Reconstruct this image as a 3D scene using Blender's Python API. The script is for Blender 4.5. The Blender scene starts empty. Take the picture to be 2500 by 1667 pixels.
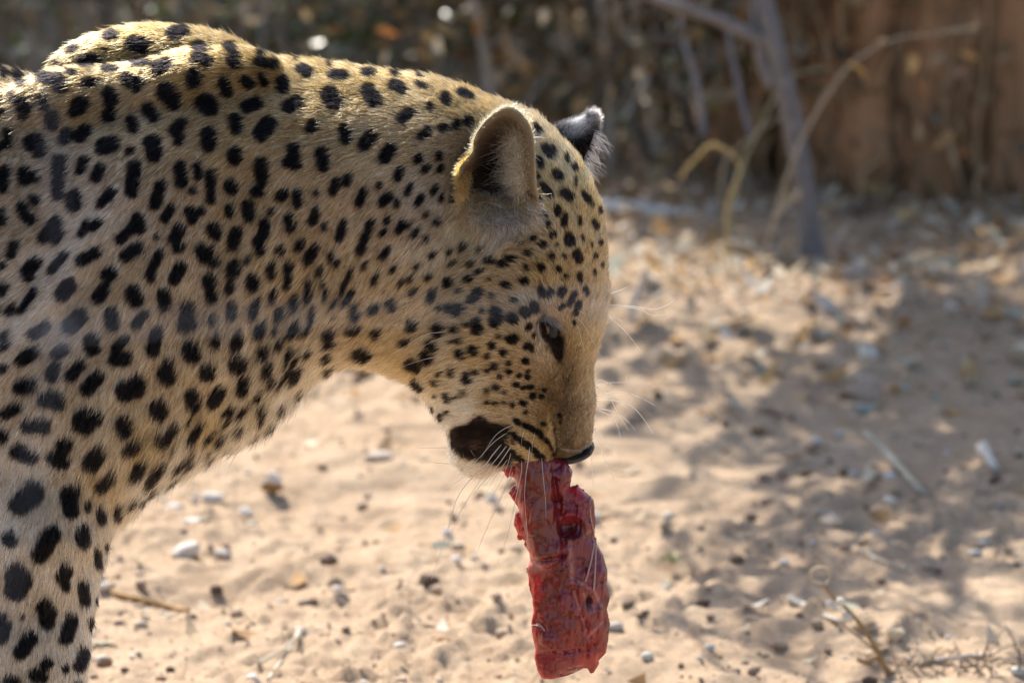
import bpy, math, random
import numpy as np
from mathutils import Vector, Matrix

# ------------------------------------------------------------------ camera, sky, sun, exposure
SC = bpy.context.scene
COL = SC.collection
PITCH = math.radians(9.9)
TAN = 0.09                      # half the sensor width over the focal length (200 mm lens)
DIST = 0.4 / TAN                # the animal stands 4.44 m away, 0.8 m of it fills the frame
SP, CP = math.sin(PITCH), math.cos(PITCH)
FWD = np.array([0.0, CP, -SP]); UPV = np.array([0.0, SP, CP]); RGT = np.array([1.0, 0.0, 0.0])
_cam0 = -DIST * FWD             # relative to the aim point
def _ray(px, py):
    px = np.asarray(px, float); py = np.asarray(py, float)
    a = (px - 1250.0) / 1250.0 * TAN
    b = -(py - 833.5) / 1250.0 * TAN
    return FWD + a[..., None] * RGT + b[..., None] * UPV
_d = _ray(0.0, 2175.0); _t = (0.0 - _cam0[1]) / _d[1]
AIM_Z = -(_cam0[2] + _t * _d[2])
CAM = _cam0 + np.array([0, 0, AIM_Z])
def P(px, py, y=0.0):
    """where the line of sight through a point of the photograph meets the upright plane at depth y"""
    d = _ray(px, py); t = (np.asarray(y, float) - CAM[1]) / d[..., 1]
    return CAM + d * t[..., None]
def PG(px, py, z=0.0):
    """where it meets the level plane at height z"""
    d = _ray(px, py); t = (z - CAM[2]) / d[..., 2]
    return CAM + d * t[..., None]
def proj(X):
    v = np.asarray(X) - CAM
    w = v @ FWD
    return 1250.0 + (v @ RGT) / w / TAN * 1250.0, 833.5 - (v @ UPV) / w / TAN * 1250.0

cam = bpy.data.cameras.new('camera')
cam.sensor_width = 36.0; cam.lens = 18.0 / TAN
cam.clip_start = 0.1; cam.clip_end = 2000.0
cam.dof.use_dof = True
cam.dof.focus_distance = DIST - 0.075
cam.dof.aperture_fstop = 9.0
cam.dof.aperture_blades = 0
camo = bpy.data.objects.new('camera', cam); COL.objects.link(camo)
camo.location = CAM.tolist()
camo.rotation_euler = (math.pi / 2 - PITCH, 0, 0)
SC.camera = camo

SUN_AZ = math.radians(-24.0)    # behind the animal, a little to the left
SUN_EL = math.radians(47.0)
SUN_DIR = np.array([math.sin(SUN_AZ) * math.cos(SUN_EL), math.cos(SUN_AZ) * math.cos(SUN_EL), math.sin(SUN_EL)])
world = bpy.data.worlds.new('World'); SC.world = world
world.use_nodes = True
wn = world.node_tree.nodes; wl = world.node_tree.links
sky = wn.new('ShaderNodeTexSky'); sky.sky_type = 'NISHITA'; sky.sun_disc = False
sky.sun_elevation = SUN_EL; sky.sun_rotation = SUN_AZ
sky.dust_density = 2.0; sky.ozone_density = 1.0
wl.new(sky.outputs['Color'], wn['Background'].inputs['Color'])
wn['Background'].inputs['Strength'].default_value = 0.12
sun = bpy.data.lights.new('sun', 'SUN'); sun.energy = 4.7; sun.angle = math.radians(0.5)
sun.color = (1.0, 0.94, 0.84)
suno = bpy.data.objects.new('sun', sun); COL.objects.link(suno)
suno.rotation_euler = Vector(SUN_DIR.tolist()).to_track_quat('Z', 'Y').to_euler()
SC.view_settings.view_transform = 'Standard'
SC.view_settings.look = 'None'
SC.view_settings.exposure = 1.05
SC.view_settings.gamma = 1.0
SC.view_settings.use_curve_mapping = False
SC.render.engine = 'CYCLES'
SC.cycles.use_denoising = True
SC.cycles.use_adaptive_sampling = False
SC.cycles.denoising_prefilter = 'ACCURATE'
SC.cycles.denoising_input_passes = 'RGB_ALBEDO_NORMAL'
SC.cycles.max_bounces = 8
SC.cycles.diffuse_bounces = 4
SC.cycles.glossy_bounces = 4
SC.cycles.transmission_bounces = 8
SC.cycles.transparent_max_bounces = 8
SC.cycles.sample_clamp_indirect = 6.0
SC.cycles_curves.shape = 'RIBBONS' if hasattr(SC, 'cycles_curves') else 'RIBBONS'

# ------------------------------------------------------------------ helpers
RNG = np.random.default_rng(7)
random.seed(7)

def tag(o, label=None, cat=None, group=None, kind=None):
    if label: o['label'] = label
    if cat: o['category'] = cat
    if group: o['group'] = group
    if kind: o['kind'] = kind
    return o

def empty(name, loc=(0, 0, 0)):
    o = bpy.data.objects.new(name, None); COL.objects.link(o)
    o.empty_display_size = 0.05
    o.location = [float(c) for c in loc]
    return o

def wloc(o):
    return np.array(o.location) + (wloc(o.parent) if o.parent else 0.0)

def mesh_obj(name, V, F, mat=None, parent=None, smooth=True):
    """one mesh object; V in world coordinates"""
    me = bpy.data.meshes.new(name)
    V = np.asarray(V, float)
    if parent is not None:
        V = V - wloc(parent)
    if isinstance(F, np.ndarray) and F.ndim == 2:
        n, k = F.shape
        me.vertices.add(len(V)); me.vertices.foreach_set('co', V.astype(np.float32).ravel())
        me.loops.add(n * k); me.loops.foreach_set('vertex_index', F.astype(np.int32).ravel())
        me.polygons.add(n)
        me.polygons.foreach_set('loop_start', np.arange(0, n * k, k, dtype=np.int32))
        me.polygons.foreach_set('loop_total', np.full(n, k, dtype=np.int32))
        me.update(calc_edges=True); me.validate()
    else:
        me.from_pydata(V.tolist(), [], [list(f) for f in F]); me.update()
    if smooth:
        me.polygons.foreach_set('use_smooth', [True] * len(me.polygons))
    if mat: me.materials.append(mat)
    o = bpy.data.objects.new(name, me); COL.objects.link(o)
    if parent is not None: o.parent = parent
    return o

def settle():
    bpy.context.view_layer.update()

def vcol(o, C, name='col'):
    a = o.data.attributes.new(name, 'FLOAT_COLOR', 'POINT')
    C = np.asarray(C, np.float32)
    if C.shape[1] == 3: C = np.concatenate([C, np.ones((len(C), 1), np.float32)], 1)
    a.data.foreach_set('color', C.ravel())

class MB:
    """collects triangles and quads for one mesh"""
    def __init__(s): s.V = []; s.F = []; s.n = 0; s.C = []
    def add(s, V, F, c=None):
        V = np.asarray(V, float); s.V.append(V)
        s.F += [[i + s.n for i in f] for f in F]; s.n += len(V)
        if c is not None: s.C.append(np.tile(np.asarray(c, float), (len(V), 1)))
    def tube(s, pts, rad, n=6, c=None, cap=True):
        V, F = tube(pts, rad, n, cap); s.add(V, F, c)
    def build(s, name, mat, parent=None, smooth=True):
        V = np.concatenate(s.V)
        o = mesh_obj(name, V, s.F, mat, parent, smooth)
        if s.C: vcol(o, np.concatenate(s.C))
        return o

def tube(pts, rad, n=6, cap=True, wob=0.0, rng=RNG):
    pts = np.asarray(pts, float); m = len(pts)
    rad = np.broadcast_to(np.asarray(rad, float), (m,)) if np.ndim(rad) <= 1 else rad
    T = np.gradient(pts, axis=0); T /= np.linalg.norm(T, axis=1, keepdims=True) + 1e-12
    ref = np.array([0.0, 1.0, 0.0]) if abs(T[0][1]) < 0.8 else np.array([1.0, 0, 0])
    V = []
    N = ref - T[0] * (ref @ T[0]); N /= np.linalg.norm(N)
    ang = np.linspace(0, 2 * math.pi, n, endpoint=False)
    for i in range(m):
        N = N - T[i] * (N @ T[i]); N /= np.linalg.norm(N) + 1e-12
        B = np.cross(T[i], N)
        r = rad[i] * (1 + wob * rng.normal(size=n)) if wob else rad[i] * np.ones(n)
        V.append(pts[i] + (np.cos(ang) * r)[:, None] * N + (np.sin(ang) * r)[:, None] * B)
    V = np.concatenate(V)
    F = [[i * n + j, i * n + (j + 1) % n, (i + 1) * n + (j + 1) % n, (i + 1) * n + j] for i in range(m - 1) for j in range(n)]
    if cap:
        F.append(list(range(n))[::-1]); F.append([(m - 1) * n + j for j in range(n)])
    return V, F

def spline(pts, n):
    """Catmull-Rom through the points"""
    p = np.asarray(pts, float)
    if len(p) == 2: return p[0] + np.linspace(0, 1, n)[:, None] * (p[1] - p[0])
    q = np.concatenate([[2 * p[0] - p[1]], p, [2 * p[-1] - p[-2]]])
    L = np.concatenate([[0], np.cumsum(np.linalg.norm(np.diff(p, axis=0), axis=1))])
    t = np.linspace(0, L[-1], n)
    k = np.clip(np.searchsorted(L, t, side='right') - 1, 0, len(p) - 2)
    u = ((t - L[k]) / np.maximum(L[k + 1] - L[k], 1e-12))[:, None]
    a, b, c, d = q[k], q[k + 1], q[k + 2], q[k + 3]
    return 0.5 * ((2 * b) + (c - a) * u + (2 * a - 5 * b + 4 * c - d) * u**2 + (3 * b - a - 3 * c + d) * u**3)

def _hash(ix, iy, iz, seed):
    h = (ix * 374761393 + iy * 668265263 + iz * 2147483647 + seed * 1442695041) & 0xFFFFFFFF
    h = ((h ^ (h >> 13)) * 1274126177) & 0xFFFFFFFF
    h = h ^ (h >> 16)
    return (h & 0xFFFFFF) / float(0xFFFFFF)
def vnoise(X, seed=0):
    """smooth value noise in -1..1; X is (N,2) or (N,3)"""
    X = np.asarray(X, float)
    if X.shape[1] == 2: X = np.concatenate([X, np.zeros((len(X), 1))], 1)
    i = np.floor(X).astype(np.int64); f = X - i; f = f * f * (3 - 2 * f)
    r = 0.0
    for dx in (0, 1):
        wx = f[:, 0] if dx else 1 - f[:, 0]
        for dy in (0, 1):
            wy = f[:, 1] if dy else 1 - f[:, 1]
            for dz in (0, 1):
                wz = f[:, 2] if dz else 1 - f[:, 2]
                r = r + wx * wy * wz * _hash(i[:, 0] + dx, i[:, 1] + dy, i[:, 2] + dz, seed)
    return r * 2 - 1
def fbm(X, oct=4, seed=0, gain=0.5):
    r = 0.0; a = 1.0; X = np.asarray(X, float)
    for k in range(oct):
        r = r + a * vnoise(X * 2.03**k + 17.3 * k, seed + k); a *= gain
    return r

def material(name):
    m = bpy.data.materials.new(name); m.use_nodes = True
    n = m.node_tree.nodes; l = m.node_tree.links
    return m, n, l, n['Principled BSDF']

def attr_node(n, name='col'):
    a = n.new('ShaderNodeAttribute'); a.attribute_name = name; return a

def simple_mat(name, col, rough=0.8, var=0.25, scale=40.0, bump=0.3, dist=0.002, spec=0.3, attr=False, transl=0.0):
    """base colour with two layers of noise, and a bump"""
    m, n, l, b = material(name)
    tc = n.new('ShaderNodeTexCoord')
    nz = n.new('ShaderNodeTexNoise'); nz.inputs['Scale'].default_value = scale; nz.inputs['Detail'].default_value = 6
    l.new(tc.outputs['Object'], nz.inputs['Vector'])
    hsv = n.new('ShaderNodeHueSaturation')
    mp = n.new('ShaderNodeMapRange'); mp.inputs['To Min'].default_value = 1 - var * 1.6; mp.inputs['To Max'].default_value = 1 + var * 1.6
    l.new(nz.outputs['Fac'], mp.inputs['Value']); l.new(mp.outputs['Result'], hsv.inputs['Value'])
    if attr: l.new(attr_node(n).outputs['Color'], hsv.inputs['Color'])
    else: hsv.inputs['Color'].default_value = (*col, 1)
    l.new(hsv.outputs['Color'], b.inputs['Base Color'])
    b.inputs['Roughness'].default_value = rough
    b.inputs['Specular IOR Level'].default_value = spec
    if bump:
        bp = n.new('ShaderNodeBump'); bp.inputs['Strength'].default_value = bump; bp.inputs['Distance'].default_value = dist
        l.new(nz.outputs['Fac'], bp.inputs['Height']); l.new(bp.outputs['Normal'], b.inputs['Normal'])
    if transl:
        tr = n.new('ShaderNodeBsdfTranslucent'); mx = n.new('ShaderNodeMixShader'); mx.inputs['Fac'].default_value = transl
        l.new(hsv.outputs['Color'], tr.inputs['Color'])
        l.new(b.outputs[0], mx.inputs[1]); l.new(tr.outputs[0], mx.inputs[2])
        l.new(mx.outputs[0], n['Material Output'].inputs['Surface'])
    return m

# ------------------------------------------------------------------ the sandy ground
def lumps(x, y):
    """height of the ground in metres"""
    X = np.stack([x, y], 1)
    near = np.clip(1.15 - np.hypot(x, y - 2.5) / 9.0, 0, 1)
    z = 0.010 * fbm(X / np.array([0.55, 0.42]), 3, 41) + 0.006 * fbm(X / np.array([0.16, 0.13]), 3, 42)
    c = fbm(X / np.array([0.062, 0.05]), 3, 43); z = z + 0.0055 * c + 0.0050 * np.maximum(fbm(X / 0.035, 3, 47), 0)
    rough = np.clip(0.5 + 0.8 * fbm(X / 0.5, 2, 44), 0.15, 1.3)          # trampled here, smoother there
    z = z + 0.0102 * rough * np.maximum(fbm(X / 0.022, 3, 45, .6), -0.1) + 0.0040 * rough * vnoise(X / 0.011, 46)
    z = z * near
    for px, py, a, sx, sy in DENTS:
        c0 = PG(px, py)
        z = z + a * np.exp(-0.5 * (((x - c0[0]) / sx)**2 + ((y - c0[1]) / sy)**2))
    return z
DENTS = [(930,1165,.026,.085,.075),(935,1262,-.012,.10,.06),(455,1432,-.020,.035,.05),(640,1425,-.012,.06,.04),(1640,1395,-.018,.03,.05),(500,1290,.012,.05,.06),
         (1120,1470,-.012,.05,.05),(660,1160,.01,.05,.06),(2300,1080,.016,.12,.12),(1900,1130,-.014,.1,.08),(1750,1030,.014,.12,.1),(2200,760,.03,.25,.25),(2060,1540,.014,.10,.05),(1660,800,.02,.2,.2)]
def _axis(lo, hi, step, far, grow_):
    a = list(np.arange(lo, hi, step)); s = step; v = a[-1]
    up = []
    while v < far: s *= grow_; v += s; up.append(v)
    s = step; v = a[0]; dn = []
    while v > -far: s *= grow_; v -= s; dn.append(v)
    return np.array(dn[::-1] + a + up)
_gx_ = _axis(-0.62, 0.85, 0.0048, 420.0, 1.16)
_gy_ = _axis(0.45, 3.4, 0.0065, 420.0, 1.13)
_X, _Y = np.meshgrid(_gx_, _gy_)
_Z = lumps(_X.ravel(), _Y.ravel())
_nx, _ny = len(_gx_), len(_gy_)
_i = (np.arange(_ny - 1)[:, None] * _nx + np.arange(_nx - 1)[None]).ravel()
_F = np.stack([_i, _i + 1, _i + 1 + _nx, _i + _nx], 1)
def sand_material():
    m, n, l, b = material('sand')
    tc = n.new('ShaderNodeTexCoord')
    def noise(scale, det, rough=0.55):
        t = n.new('ShaderNodeTexNoise'); t.inputs['Scale'].default_value = scale; t.inputs['Detail'].default_value = det; t.inputs['Roughness'].default_value = rough
        l.new(tc.outputs['Object'], t.inputs['Vector']); return t
    n1 = noise(3.0, 4); n2 = noise(24, 6); n3 = noise(420, 4, .7); n4 = noise(90, 3)
    r = n.new('ShaderNodeValToRGB'); e = r.color_ramp.elements
    e[0].position = .30; e[0].color = (.39, .28, .188, 1); e[1].position = .72; e[1].color = (.55, .43, .312, 1)
    mx = n.new('ShaderNodeMix'); mx.data_type = 'FLOAT'; mx.inputs[0].default_value = .55
    l.new(n1.outputs['Fac'], mx.inputs[2]); l.new(n2.outputs['Fac'], mx.inputs[3]); l.new(mx.outputs[0], r.inputs['Fac'])
    r2 = n.new('ShaderNodeValToRGB'); f = r2.color_ramp.elements
    f[0].position = .30; f[0].color = (.55, .50, .46, 1); f[1].position = .60; f[1].color = (1.05, 1.03, 1.0, 1)
    l.new(n3.outputs['Fac'], r2.inputs['Fac'])
    mm = n.new('ShaderNodeMix'); mm.data_type = 'RGBA'; mm.blend_type = 'MULTIPLY'; mm.inputs[0].default_value = 1.0
    l.new(r.outputs['Color'], mm.inputs[6]); l.new(r2.outputs['Color'], mm.inputs[7]); l.new(mm.outputs[2], b.inputs['Base Color'])
    b.inputs['Roughness'].default_value = .95; b.inputs['Specular IOR Level'].default_value = .15
    ad = n.new('ShaderNodeMath'); ad.operation = 'ADD'; l.new(n3.outputs['Fac'], ad.inputs[0]); l.new(n4.outputs['Fac'], ad.inputs[1])
    bp = n.new('ShaderNodeBump'); bp.inputs['Strength'].default_value = .6; bp.inputs['Distance'].default_value = .004
    l.new(ad.outputs[0], bp.inputs['Height']); l.new(bp.outputs['Normal'], b.inputs['Normal'])
    return m
ground = mesh_obj('ground', np.stack([_X.ravel(), _Y.ravel(), _Z], 1), _F, sand_material())
tag(ground, 'pale sandy trampled ground with clods and small pebbles', None, None, 'structure')
def gz_at(x, y): return float(lumps(np.array([x]), np.array([y]))[0])
def on_ground(px, py):
    """point of the ground seen at a place of the photograph"""
    p = PG(px, py)
    for _ in range(3): p = PG(px, py, gz_at(p[0], p[1]))
    return p
def px_at(p): return float(np.linalg.norm((np.asarray(p) - CAM) @ FWD) * TAN / 1250.0)      # metres per photo unit there
# ------------------------------------------------------------------ trees, bushes, mound behind the animal
M_BARK = simple_mat('grey_bark', (.17, .155, .15), .9, .35, 60, .6, .004)
M_TWIG = simple_mat('dry_twig', (0, 0, 0), .75, .25, 90, .3, .002, attr=True)
M_LEAF = simple_mat('leaf', (0, 0, 0), .28, .2, 30, 0, 0, .6, attr=True, transl=.30)
M_DRY = simple_mat('dry_leaf', (0, 0, 0), .8, .25, 60, 0, 0, .25, attr=True, transl=.2)
M_MOUND = simple_mat('mound_earth', (.37, .20, .105), .95, .4, 14, .8, .01, .1)

def leaf_cloud(cen, n, spread, size, cols, rng, flat=0.0, elong=1.8):
    """n bent leaves around the points cen; returns V, F, C"""
    cen = np.asarray(cen, float)
    c = cen[rng.integers(0, len(cen), n)] + rng.normal(size=(n, 3)) * spread
    a = nrm_(rng.normal(size=(n, 3)) * np.array([1, 1, 1 - flat])); b = nrm_(np.cross(a, rng.normal(size=(n, 3)))); up = np.cross(a, b)
    s = size * np.exp(rng.normal(0, .3, n)); a = a * (s * elong / 2)[:, None]; b = b * (s / 2)[:, None]; up = up * (s * .25)[:, None]
    V = np.stack([c - a, c + b * .9 - a * .1, c + a + up, c - b * .9 - a * .1], 1)
    F = np.arange(4 * n).reshape(n, 4); F = np.concatenate([F[:, [0, 1, 2]], F[:, [0, 2, 3]]])
    col = np.asarray(cols)[rng.integers(0, len(cols), n)] * np.exp(rng.normal(0, .2, (n, 1)))
    return V.reshape(-1, 3), F, np.repeat(col, 4, 0)
def nrm_(v): return v / (np.linalg.norm(v, axis=-1, keepdims=True) + 1e-12)

def grow_branch(base, d, L, r, depth, rng, segs, tips, bend=.35, up=.08, kids=(2, 4), shrink=.62):
    n = 6; p = [np.array(base, float)]; d = nrm_(np.array(d, float))
    for i in range(n):
        d = nrm_(d + rng.normal(size=3) * bend * .4 + np.array([0, 0, up]))
        q = p[-1] + d * L / n
        if q[2] < 0.02: q[2] = 0.02; d[2] = abs(d[2])
        p.append(q)
    p = np.array(p); segs.append((p, np.linspace(r, r * .45, n + 1)))
    if depth == 0: tips.extend(p[2:]); return
    for _ in range(rng.integers(*kids)):
        i = rng.integers(2, n + 1)
        dd = nrm_(d * .6 + nrm_(rng.normal(size=3)) * .8)
        grow_branch(p[i], dd, L * shrink * rng.uniform(.7, 1.2), r * .55, depth - 1, rng, segs, tips, bend, up, kids, shrink)

# --- the grey trunk and its thin crown overhead (out of the picture; it throws the dappled shade on the right)
def grey_tree():
    b = on_ground(1985, 655)
    t = empty('thorn_tree', b); tag(t, 'thin bluish grey tree trunk rising in front of the brown earth mound', 'tree')
    y = b[1]
    def at(px, py, dy=0.0): return P(px, py, y + dy)
    m = MB()
    trunk = [b - np.array([0, 0, .03]), at(1978, 560), at(1958, 420), at(1935, 300), at(1905, 160), at(1880, 60), at(1862, -40, .02), at(1830, -250, .05), at(1790, -560, .1), at(1700, -1000, .2)]
    sp_ = spline(trunk, 26); m.tube(sp_, np.interp(np.linspace(0, 1, 26), [0, .08, .3, 1], [.022, .0150, .0135, .009]), 10)
    tr = m.build('trunk', M_BARK, t)
    m2 = MB(); fork = spline([at(1900, 110), at(1840, 88), at(1735, 40), at(1628, 6), at(1500, -60, .1)], 14); m2.tube(fork, np.linspace(.010, .006, 14), 7)
    m2.build('branch', M_BARK, t)
    m3 = MB(); f2 = spline([at(1885, 215), at(1862, 140, .01), at(1845, 60, .02), at(1850, -60, .03)], 10); m3.tube(f2, np.linspace(.010, .007, 10), 7)
    m3.build('branch', M_BARK, t)
    rng = np.random.default_rng(21); segs = []; tips = []
    for k in range(54):
        q0 = sp_[rng.integers(17, 26)]
        land = np.array([rng.uniform(.10, 1.15), rng.uniform(.50, 2.35), 0.0]); h_ = rng.uniform(1.15, 2.3)
        end = land + SUN_DIR * h_ / SUN_DIR[2]
        mid = (q0 + end) / 2 + np.array([rng.normal() * .08, rng.normal() * .08, .18])
        L = spline([q0, mid, end], 14) + np.concatenate([[[0, 0, 0]], rng.normal(size=(13, 3)) * .012])
        segs.append((L, np.linspace(.017, .008, 14)))
        for j in (6, 9, 11, 13): grow_branch(L[j], nrm_(L[j] - L[j - 2]) + rng.normal(size=3) * .6, rng.uniform(.2, .42), .0065, 1, rng, segs, tips, up=-.01)
    def lands(p): return p - SUN_DIR * (p[..., 2] / SUN_DIR[2])[..., None]
    m4 = MB()
    for p, r in segs:
        l_ = lands(p)
        if ((l_[:, 0] < .10) & (l_[:, 1] < 2.3)).mean() < .3: m4.tube(p, r, 5)
    m4.build('branches', M_BARK, t)['kind'] = 'stuff'
    tips = np.array(tips); l_ = lands(tips); tips = tips[~((l_[:, 0] < .18) & (l_[:, 1] < 2.4)) & (l_[:, 1] > .35)]
    V, F, C = leaf_cloud(tips[rng.integers(0, len(tips), 380)], 4200, .045, .027, [(.10, .12, .06), (.13, .13, .07), (.16, .12, .06)], rng)
    o = mesh_obj('crown', V, F, M_LEAF, t, False); vcol(o, C); o['kind'] = 'stuff'
    return t
grey_tree()

# --- the tall brown earth mound behind it, furrowed from top to bottom
def mound():
    b = on_ground(2520, 500); t = empty('earth_mound', (b[0], b[1] + .28, 0)); tag(t, 'tall reddish brown earth mound with upright furrows, standing in shade behind the grey trunk', 'mound')
    nu, nv = 220, 90
    u = np.linspace(0, 2 * math.pi, nu, endpoint=False); v = np.linspace(0, 1, nv)
    U, Vv = np.meshgrid(u, v)
    r = .34 * (1 - .45 * Vv**1.6) + .05 * np.exp(-Vv * 9)
    q = np.stack([np.cos(U).ravel() * 3.2, np.sin(U).ravel() * 3.2, Vv.ravel() * 1.0], 1)
    fur_ = np.exp(-(vnoise(q * np.array([1.5, 1.5, .35]), 3) / .16)**2) * -.16 + vnoise(q * np.array([5, 5, 1.5]), 4) * .035 + fbm(q * np.array([9, 9, 12]), 3, 5) * .016
    R_ = r.ravel() + fur_ * (1 - .5 * Vv.ravel())
    X = np.stack([np.cos(U).ravel() * R_ * 1.15, np.sin(U).ravel() * R_ * .8, -.03 + 1.55 * Vv.ravel()], 1) + np.array(t.location)
    i = (np.arange(nv - 1)[:, None] * nu + np.arange(nu)[None]); j = (np.arange(nv - 1)[:, None] * nu + (np.arange(nu)[None] + 1) % nu)
    F = np.stack([i.ravel(), j.ravel(), (j + nu).ravel(), (i + nu).ravel()], 1)
    o = mesh_obj('mound_body', X, F, M_MOUND, t)
    # dry hanging grass stalks caught along it
    rng = np.random.default_rng(5); m = MB()
    for k in range(130):
        a = rng.uniform(math.pi * 1.0, math.pi * 2.0); h = rng.uniform(.03, .75)
        rr = .40 * (1 - .3 * h)
        p0 = np.array([math.cos(a) * rr * 1.15, math.sin(a) * rr * .8, 0.0]) + np.array(t.location)
        p = [p0 + np.array([rng.normal() * .02, rng.normal() * .02, z]) for z in np.linspace(0, h, 4)]
        m.tube(spline(p, 6), np.linspace(.0045, .0015, 6), 4, np.array([.34, .22, .12]) * rng.uniform(.4, 1.6))
    m.build('dry_stalks', M_TWIG, t)['kind'] = 'stuff'
mound()

# --- single dry stems one can make out: path of photo points, radius in m, colour, depth offset
def stem(name, pts, r, col, label, cat, y=None, dy=0.0, grp=None, n=22, wob=.06, kids=()):
    b = on_ground(*pts[0]) if y is None else P(pts[0][0], pts[0][1], y)
    yy = b[1]; k = len(pts)
    W = [b - np.array([0, 0, .02 if y is None else 0])] + [P(px, py, yy + dy * (i + 1) / k) for i, (px, py) in enumerate(pts[1:])]
    root = empty(name, b); tag(root, label, cat, grp)
    m = MB(); V, F = tube(spline(W, n), .66 * np.interp(np.linspace(0, 1, n), np.linspace(0, 1, len(r)), r), 7, True, wob); m.add(V, F, col)
    m.build('stem', M_TWIG, root)
    for kp, kr, kc, kn in kids:
        m = MB(); V, F = tube(spline([P(px, py, yy + dy * .5) for px, py in kp], 12), np.linspace(kr[0], kr[1], 12), 6, True, wob); m.add(V, F, kc)
        m.build(kn, M_TWIG, root)
    return root
def t1(*p): return [(1450 + x * .4464, y * .4464) for x, y in p]
PALE, GOLD, GREYW, BROWN = (.34, .27, .19), (.50, .30, .09), (.30, .29, .29), (.16, .115, .08)
stem('arching_twig', t1((890,1490),(990,1200),(1060,960),(1130,780),(1250,560),(1420,340),(1640,215),(1850,190),(2100,150)), [.0046,.004,.0036,.003,.0022], PALE,
     'long pale dry twig arching up to the right across the brown mound', 'twig', kids=[(t1((1400,350),(1450,375),(1490,420)), (.003, .0018), GOLD, 'twig_tip'), (t1((985,1190),(1060,1110),(1140,1050)), (.0058, .0055), PALE, 'stub')])
stem('bent_twig', t1((745,1490),(725,1230),(735,1120),(765,1020),(800,930),(780,860),(720,820),(640,790),(570,855),(500,930),(470,985)), [.0042,.004,.0036,.0036,.003], (.42,.30,.12),
     'golden dry twig that hooks over to the left in front of the bushes', 'twig')
stem('leaning_twig', t1((750,1440),(760,1120),(800,960),(840,830),(920,680),(1000,500),(1050,430),(1130,400),(1280,370)), [.004,.0036,.003,.002], (.30,.29,.18),
     'greenish dry twig leaning right, crossing the hooked golden twig', 'twig')
stem('slanting_twig', t1((700,1300),(700,960),(745,860),(860,750),(1000,650),(1160,565)), [.004,.0036,.003,.0022], PALE, 'pale twig slanting up right to the grey trunk', 'twig')
stem('white_branch', t1((160,660),(230,540),(290,430),(295,340),(240,250),(170,175),(80,80)), [.005,.0055,.007,.007,.006], (.42,.42,.40), 'bent white dead branch in the bush above the far ear', 'branch', y=3.9)
stem('grey_branch', t1((860,750),(830,640),(780,420),(745,250),(735,90)), [.006,.006,.005], (.15,.15,.18), 'thin straight grey branch left of the grey trunk', 'branch', y=3.25)
stem('brown_branch', t1((420,500),(430,350),(455,220),(500,90),(560,-40)), [.006,.006,.006], (.22,.20,.19), 'thin pale brown stem rising behind the grey fork', 'branch', y=3.9)
stem('pale_branch', [(800,-20),(860,20),(905,52),(960,100),(1010,120)], [.008,.008,.007,.006], (.33,.30,.29), 'pale dead branch slanting down into the bush above the back', 'branch', y=5.2)
stem('fallen_stick', t1((-60,1125),(150,1130),(330,1150),(570,1178)), [.0125,.012,.011,.007], (.74,.72,.70), 'white fallen stick lying level on the ground behind the forehead', 'stick', y=on_ground(1600, 535)[1])
stem('fallen_log', [(1765,598),(1830,612),(1950,640),(2050,668),(2140,700)], [.012,.014,.014,.013,.010], (.30,.225,.15), 'thick pale dry stick lying on the sand before the grey trunk', 'stick', y=on_ground(1960, 668)[1])
stem('upright_splinter', [(1535,775),(1550,730),(1566,690),(1578,655)], [.006,.007,.006,.004], (.50,.46,.40), 'white splinter of wood standing up beside the forehead', 'stick')

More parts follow.
